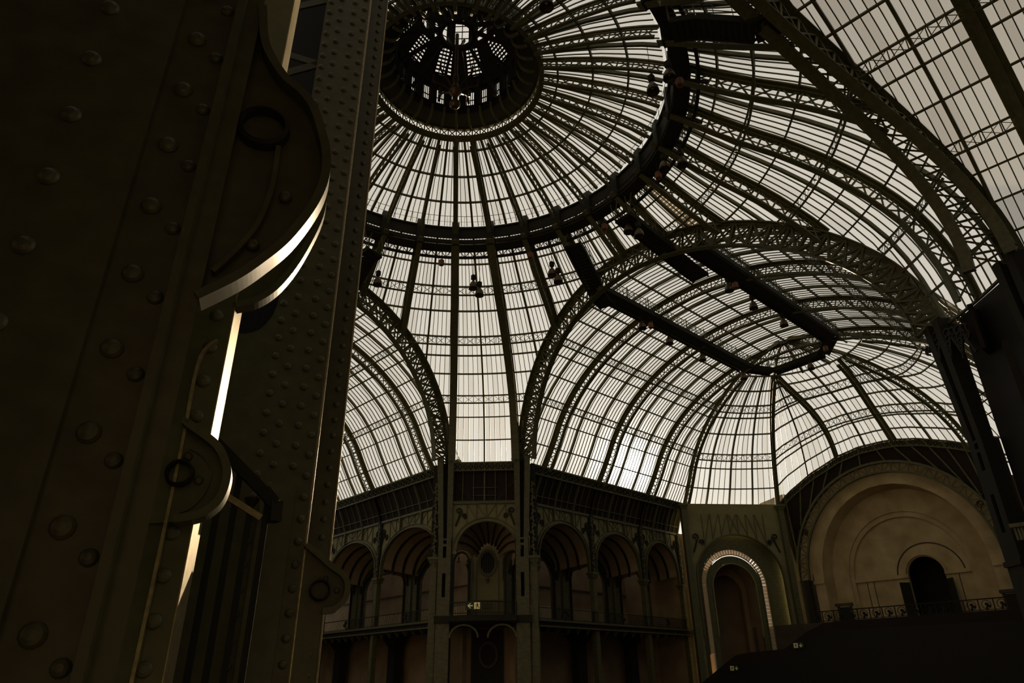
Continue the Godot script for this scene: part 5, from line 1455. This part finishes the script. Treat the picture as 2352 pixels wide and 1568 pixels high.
func build_near_pier() -> void:
	# own plan frame of the pier: u to the right along its face, d into it
	var F := func(u: float, z: float, d: float) -> Vector3: return V(-18.2 + 0.89996 * u + 0.43598 * d, -22.6 - 0.43598 * u + 0.89996 * d, z)
	# far leg with rows of rivets
	var o := thing("riveted_pillar", "tall olive iron pillar covered in rows of rivets, left of the dome view", "pillar", F.call(0.0, 0.0, 0.4))
	var mb := MB.new(); slab(mb, F, -0.162, 0.186, 5.2, 24.0, 0.185, 0.265)
	extrude(mb, F, [[-1.0, -0.2], [0.186, -0.2], [0.186, 5.2], [-0.162, 5.2], [-0.165, 5.139], [-0.182, 5.06], [-0.215, 4.991], [-0.248, 4.95], [-0.283, 4.926], [-0.325, 4.91], [-0.369, 4.908], [-0.43, 4.925], [-0.491, 4.966], [-0.56, 5.06], [-0.6, 5.2], [-1.0, 5.2]], 0.185, 0.265)
	part("front_plate", mb, M.iron_near, o)
	mb = MB.new(); slab(mb, F, 0.0, 0.336, 0.0, 24.0, 0.485, 0.52); part("flange_plate", mb, M.iron_near, o)
	mb = MB.new(); slab(mb, F, 0.0, 0.05, 0.0, 24.0, 0.265, 1.2); part("web", mb, M.dark_iron, o)
	mb = MB.new(); slab(mb, F, -1.0, 0.2, 0.0, 24.0, 1.2, 1.25); part("rear_plate", mb, M.black_iron, o)  # blackened to paint in the shade inside the slot
	mb = MB.new(); slab(mb, F, -0.085, 0.097, 0.0, 3.99, 0.16, 0.185); part("splice_plate", mb, M.iron_near, o)
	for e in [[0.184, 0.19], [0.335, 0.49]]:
		mb = MB.new(); mb.lathe(F.call(e[0], 0.0, e[1]), [[0.009, 0.0], [0.009, 24.0]], 12); part("sun_glint_bead", mb, M.painted_sun_edge, o)  # beads added along both plate edges to carry a bright sun line
	for c in [[-0.126, 4.662], [-0.046, 4.60], [0.063, 4.60], [0.144, 4.672]]:
		rivets(o, F, c[0], (c[1] as float) - 0.124 * 14, 8.4, 0.124, 0.024, 0.185)
	rivets(o, F, 0.279, 2.8, 8.6, 0.107, 0.02, 0.485)
	mb = MB.new()
	for k in 6:
		var z := 6.3 + 0.38 * k
		mb.bar(F.call(-0.6, z, 0.285), F.call(-0.14, z + (0.34 if k % 2 == 0 else -0.05), 0.285), F.call(0, 0, 1) - F.call(0, 0, 0), 0.06, 0.02)
	part("lattice_bars", mb, M.iron_near, o)
	var s3 := [[0.19, 3.655], [0.2, 3.646], [0.268, 3.596], [0.331, 3.547], [0.394, 3.508], [0.422, 3.472], [0.429, 3.437], [0.427, 3.4], [0.41, 3.36], [0.366, 3.324], [0.31, 3.317]]
	var b3 := thing("scroll_bracket", "small scroll-ended bracket low on the right edge of the riveted pillar", "bracket", F.call(0.25, 3.3, 0.13), "scroll brackets on the pillars")
	bracket_scroll(b3, F, smooth_line(s3, 5), [[0.311, 3.24], [0.295, 3.18], [0.277, 3.13], [0.274, 3.05], [0.276, 2.85], [0.19, 2.85]], 0.11, 0.17); eye(b3, F, 0.287, 3.422, 0.046, 0.13, 0.04)
	for q in [[0.311, 3.483], [0.377, 3.424]]:
		rivets(b3, F, q[0], q[1], q[1], 1.0, 0.016, 0.15)
	# near leg
	var n := thing("near_pillar", "very near dark iron pillar with large rivets filling the left edge", "pillar", F.call(-0.6, 0.0, -1.5))
	mb = MB.new(); mb.hexa([F.call(-1.3, 0, -1.915), F.call(-1.3, 0, -1.83), F.call(-0.29, 0, -1.83), F.call(-0.243, 0, -1.915), F.call(-1.3, 9, -1.915), F.call(-1.3, 9, -1.83), F.call(-0.29, 9, -1.83), F.call(-0.243, 9, -1.915)]); part("front_flange", mb, M.iron_near, n)
	mb = MB.new(); slab(mb, F, -1.3, -0.502, 0.0, 9.0, -1.94, -1.915); part("cover_plate", mb, M.iron_near, n)
	mb = MB.new(); slab(mb, F, -0.325, -0.30, 0.0, 9.0, -1.96, -1.915); part("angle_iron", mb, M.iron_near, n)
	mb = MB.new(); slab(mb, F, -0.9, -0.82, 0.0, 9.0, -1.83, -1.0); part("web", mb, M.iron_near, n)
	rivets(n, F, -0.435, 3.07, 5.4, 0.248, 0.032, -1.915); rivets(n, F, -0.36, 3.0, 5.4, 0.248, 0.024, -1.915); rivets(n, F, -0.72, 3.1, 5.4, 0.248, 0.032, -1.94)
	mb = MB.new(); slab(mb, F, -1.0, -0.258, 0.0, 9.0, -1.015, -0.75); part("rear_flange", mb, M.iron_near, n)
	mb = MB.new(); slab(mb, F, -0.258, -0.253, 0.0, 9.0, -1.012, -0.753); part("painted_sun_end", mb, M.painted_sun_edge, n)  # thin bright skin, the sunlit look of the flange end put into colour
	rivets(n, F, -0.321, 2.86, 5.4, 0.155, 0.03, -1.015)
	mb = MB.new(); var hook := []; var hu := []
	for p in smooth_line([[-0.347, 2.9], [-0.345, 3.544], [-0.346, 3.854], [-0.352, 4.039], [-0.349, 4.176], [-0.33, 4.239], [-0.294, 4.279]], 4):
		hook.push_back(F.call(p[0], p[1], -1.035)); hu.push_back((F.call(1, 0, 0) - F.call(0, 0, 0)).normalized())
	mb.sweep(hook, hu, 0.03, 0.012); part("edge_bead", mb, M.painted_sun_edge, n)  # bead coloured bright as if the sun caught it
	var s1 := [[-0.245, 5.3], [-0.215, 5.133], [-0.176, 5.042], [-0.118, 4.959], [-0.057, 4.911], [-0.006, 4.846], [0.031, 4.754], [0.063, 4.64], [0.067, 4.523], [0.04, 4.405], [-0.02, 4.268], [-0.088, 4.171], [-0.155, 4.094], [-0.25, 4.012]]
	var b1 := thing("scroll_bracket", "large scroll-ended bracket high on the very near pillar", "bracket", F.call(-0.2, 4.0, -1.88), "scroll brackets on the pillars")
	bracket_scroll(b1, F, smooth_line(s1, 6), [[-0.285, 4.0], [-0.285, 5.3]], -1.918, -1.86); eye(b1, F, -0.162, 4.735, 0.072, -1.885, 0.05)
	mb = MB.new(); var ln := []; var lu := []
	for p in smooth_line([[-0.101, 4.659], [-0.097, 4.542], [-0.1, 4.449], [-0.123, 4.317], [-0.173, 4.205], [-0.225, 4.12]], 4):
		ln.push_back(F.call(p[0], p[1], -1.885)); lu.push_back((F.call(0, 0, -1) - F.call(0, 0, 0)).normalized())
	mb.sweep(ln, lu, 0.016, 0.03); part("inner_bead", mb, M.iron_near, b1)
	for q in [[-0.052, 4.459], [-0.126, 4.248]]:
		rivets(b1, F, q[0], q[1], q[1], 1.0, 0.022, -1.88)
	var s1b := [[-0.26, 5.9], [-0.211, 5.836], [-0.134, 5.749], [-0.05, 5.604], [0.029, 5.388], [0.05, 5.197], [0.049, 5.009], [-0.014, 4.77], [-0.089, 4.602], [-0.17, 4.509], [-0.255, 4.47]]
	var b1b := thing("scroll_bracket", "scroll-ended bracket just behind the large one, its edge lit by the sun", "bracket", F.call(-0.2, 4.5, -0.95), "scroll brackets on the pillars")
	bracket_scroll(b1b, F, smooth_line(s1b, 6), [[-0.32, 4.46], [-0.32, 5.9]], -1.02, -0.975)
	var s2 := [[-0.34, 3.9], [-0.336, 3.889], [-0.249, 3.834], [-0.202, 3.794], [-0.168, 3.734], [-0.157, 3.683], [-0.165, 3.615], [-0.188, 3.571], [-0.236, 3.536], [-0.315, 3.516]]
	var b2 := thing("scroll_bracket", "round scroll-ended bracket at mid-height in front of the stair railing", "bracket", F.call(-0.3, 3.6, -1.06), "scroll brackets on the pillars")
	bracket_scroll(b2, F, smooth_line(s2, 6), [[-0.45, 3.5], [-0.45, 3.9]], -1.09, -1.02); eye(b2, F, -0.331, 3.696, 0.042, -1.06, 0.04)
	mb = MB.new(); ln = []; lu = []
	for p in smooth_line([[-0.316, 3.80], [-0.265, 3.775], [-0.228, 3.73], [-0.22, 3.68], [-0.235, 3.62], [-0.27, 3.57], [-0.305, 3.55]], 4):
		ln.push_back(F.call(p[0], p[1], -1.045)); lu.push_back((F.call(0, 0, -1) - F.call(0, 0, 0)).normalized())
	mb.sweep(ln, lu, 0.006, 0.012); part("inner_bead", mb, M.iron_near, b2)
	for q in [[-0.316, 3.767], [-0.261, 3.676]]:
		rivets(b2, F, q[0], q[1], q[1], 1.0, 0.018, -1.045)
	# stair railing between the two legs
	var r := thing("stair_railing", "dark iron stair railing with knobbed posts between the two near pillars", "railing", F.call(-0.2, 2.4, -0.2))
	mb = MB.new(); mb.bar(F.call(-0.8, 4.5, -0.215), F.call(-0.049, 3.84, -0.215), Vector3.UP, 0.06, 0.055); mb.bar(F.call(-0.055, 3.85, -0.215), F.call(0.005, 3.785, -0.215), Vector3.UP, 0.08, 0.06); mb.bar(F.call(0.003, 3.80, -0.215), F.call(0.008, 3.70, -0.215), Vector3.RIGHT, 0.07, 0.06); part("handrail", mb, M.dark_iron, r)
	mb = MB.new(); mb.bar(F.call(-0.8, 4.13, -0.215), F.call(-0.05, 3.714, -0.215), Vector3.UP, 0.04, 0.03); part("lower_rail", mb, M.painted_sun_edge, r)  # rail brightened by colour to look sunlit
	for i in 8:
		var u := -0.03 - 0.077 * i
		var zt := 3.82 + 0.077 * i * 0.86
		mb = MB.new(); mb.bar(F.call(u, 2.2, -0.215), F.call(u, zt if i % 2 == 0 else zt - 0.11, -0.215), F.call(1, 0, 0) - F.call(0, 0, 0), 0.03, 0.03); part("baluster", mb, M.dark_iron, r)
		if i % 2 == 1:
			mb = MB.new(); mb.lathe(F.call(u, zt - 0.15, -0.215), [[0.012, 0.0], [0.016, 0.03], [0.034, 0.06], [0.036, 0.075], [0.0, 0.085]], 12); part("knob", mb, M.dark_iron, r)

# ---------------------------------------------------------------- lamps
func bell_lamp(at: Vector3, label: String, drop: float, s := 1.0) -> void:
	var o := thing("pendant_lamp", label, "lamp", at, "bell pendant lamps")
	var mb := MB.new(); mb.bar(at + Vector3.UP * 0.9 * s, at + Vector3.UP * (0.9 * s + drop), Vector3.RIGHT, 0.025, 0.025); part("cable", mb, M.dark_iron, o)
	mb = MB.new(); mb.box(at + Vector3.UP * 0.78 * s, Vector3.RIGHT * 0.14 * s, Vector3.UP * 0.2 * s, Vector3.BACK * 0.14 * s); mb.lathe(at, [[0.1 * s, 0.42 * s], [0.1 * s, 0.6 * s]], 10); part("ballast", mb, M.dark_iron, o)
	mb = MB.new(); mb.lathe(at, [[0.33 * s, -0.22 * s], [0.34 * s, -0.1 * s], [0.30 * s, 0.1 * s], [0.2 * s, 0.3 * s], [0.1 * s, 0.42 * s], [0.0, 0.43 * s]], 18); mb.lathe(at, [[0.0, 0.38 * s], [0.17 * s, 0.28 * s], [0.27 * s, 0.1 * s], [0.31 * s, -0.1 * s], [0.33 * s, -0.22 * s]], 18); part("bell", mb, M.shade, o)
	mb = MB.new(); mb.lathe(at, [[0.3 * s, -0.2 * s], [0.35 * s, -0.2 * s], [0.36 * s, -0.27 * s], [0.3 * s, -0.28 * s]], 18); part("rim", mb, M.dark_iron, o)
	mb = MB.new(); mb.ball(at + Vector3.UP * 0.05 * s, 0.09 * s); part("bulb", mb, M.bulb, o)
func can_lamp(at: Vector3, label: String, drop: float) -> void:
	var o := thing("can_lamp", label, "lamp", at, "small cylindrical lamps")
	var mb := MB.new(); mb.bar(at + Vector3.UP * 0.25, at + Vector3.UP * (0.25 + drop), Vector3.RIGHT, 0.025, 0.025); part("cable", mb, M.dark_iron, o)
	mb = MB.new(); mb.lathe(at, [[0.0, -0.1], [0.1, -0.1], [0.13, -0.22], [0.2, -0.22], [0.22, -0.15], [0.22, 0.2], [0.17, 0.26], [0.0, 0.27]], 16); part("can", mb, M.can, o)
func build_lamps() -> void:
	M.shade = mat(Color(0.42, 0.37, 0.28), 0.35, 0.3); M.bulb = mat(Color(0.9, 0.88, 0.8), 0.2); M.can = mat(Color(0.52, 0.36, 0.27), 0.6)
	var bl := [[V(3.64, 13.72, 30.6), "bell lamp hanging nearest the riveted pillar, below the dome ring"], [V(10.06, 10.02, 31.2), "upper bell lamp of the pair between the broad central ribs"], [V(10.4, 9.67, 30.55), "lower bell lamp of the pair between the broad central ribs"], [V(13.43, 4.62, 31.3), "upper bell lamp of the pair left of the hanging stair"], [V(13.58, 4.16, 30.55), "lower bell lamp of the pair left of the hanging stair"], [V(13.99, -2.41, 31.9), "bell lamp before the top end of the right hanging stair"], [V(13.78, -3.41, 30.9), "bell lamp before the upper flight of the right hanging stair"], [V(5.21, -11.17, 32.5), "bell lamp hanging just inside the dome ring at the upper right"], [V(5.1, -12.35, 32.5), "bell lamp hanging in front of the dome ring at the upper right"], [V(11.01, -7.76, 32.5), "lower left bell lamp of the pair under the right side of the dome ring"], [V(11.51, -8.77, 32.5), "upper right bell lamp of the pair under the right side of the dome ring"], [V(-2.95, -10.93, 32.5), "bell lamp cut by the top edge of the view, right of the dome lantern"],
		[V(24.38, 4.49, 30.5), "bell lamp under the near part of the left long walkway"], [V(28.58, 4.69, 30.5), "bell lamp under the middle of the left long walkway"], [V(33.93, 4.73, 30.5), "bell lamp under the far part of the left long walkway"], [V(24.38, -3.93, 30.5), "bell lamp under the near part of the right long walkway"], [V(28.34, -3.77, 30.5), "bell lamp under the middle of the right long walkway"], [V(33.08, -3.94, 30.5), "bell lamp under the far part of the right long walkway"], [V(40.92, 4.46, 30.5), "bell lamp at the far left corner of the walkway polygon"], [V(43.64, -1.23, 30.5), "bell lamp under the far end of the walkway polygon"]]
	for e in bl:
		bell_lamp(e[0], e[1], 2.6 if e[0].x < 16.0 else 0.4)
	for e in [[V(8.08, 11.68, 33.3), "small can lamp under the dome ring left of the central ribs"], [V(12.75, 6.26, 33.4), "small can lamp under the dome ring right of the central ribs"], [V(14.2, -0.16, 33.4), "small can lamp under the dome ring left of the right hanging stair"], [V(12.2, -6.5, 33.2), "small can lamp under the right side of the dome ring"], [V(6.4, -12.2, 33.0), "small can lamp beside the bell lamp at the upper right of the ring"], [V(25.08, 4.09, 30.6), "small can lamp beside the first bell lamp of the left long walkway"], [V(24.55, -4.43, 30.6), "small can lamp beside the first bell lamp of the right long walkway"], [V(40.99, -3.98, 30.6), "small can lamp at the far right corner of the walkway polygon"]]:
		can_lamp(e[0], e[1], 0.9)
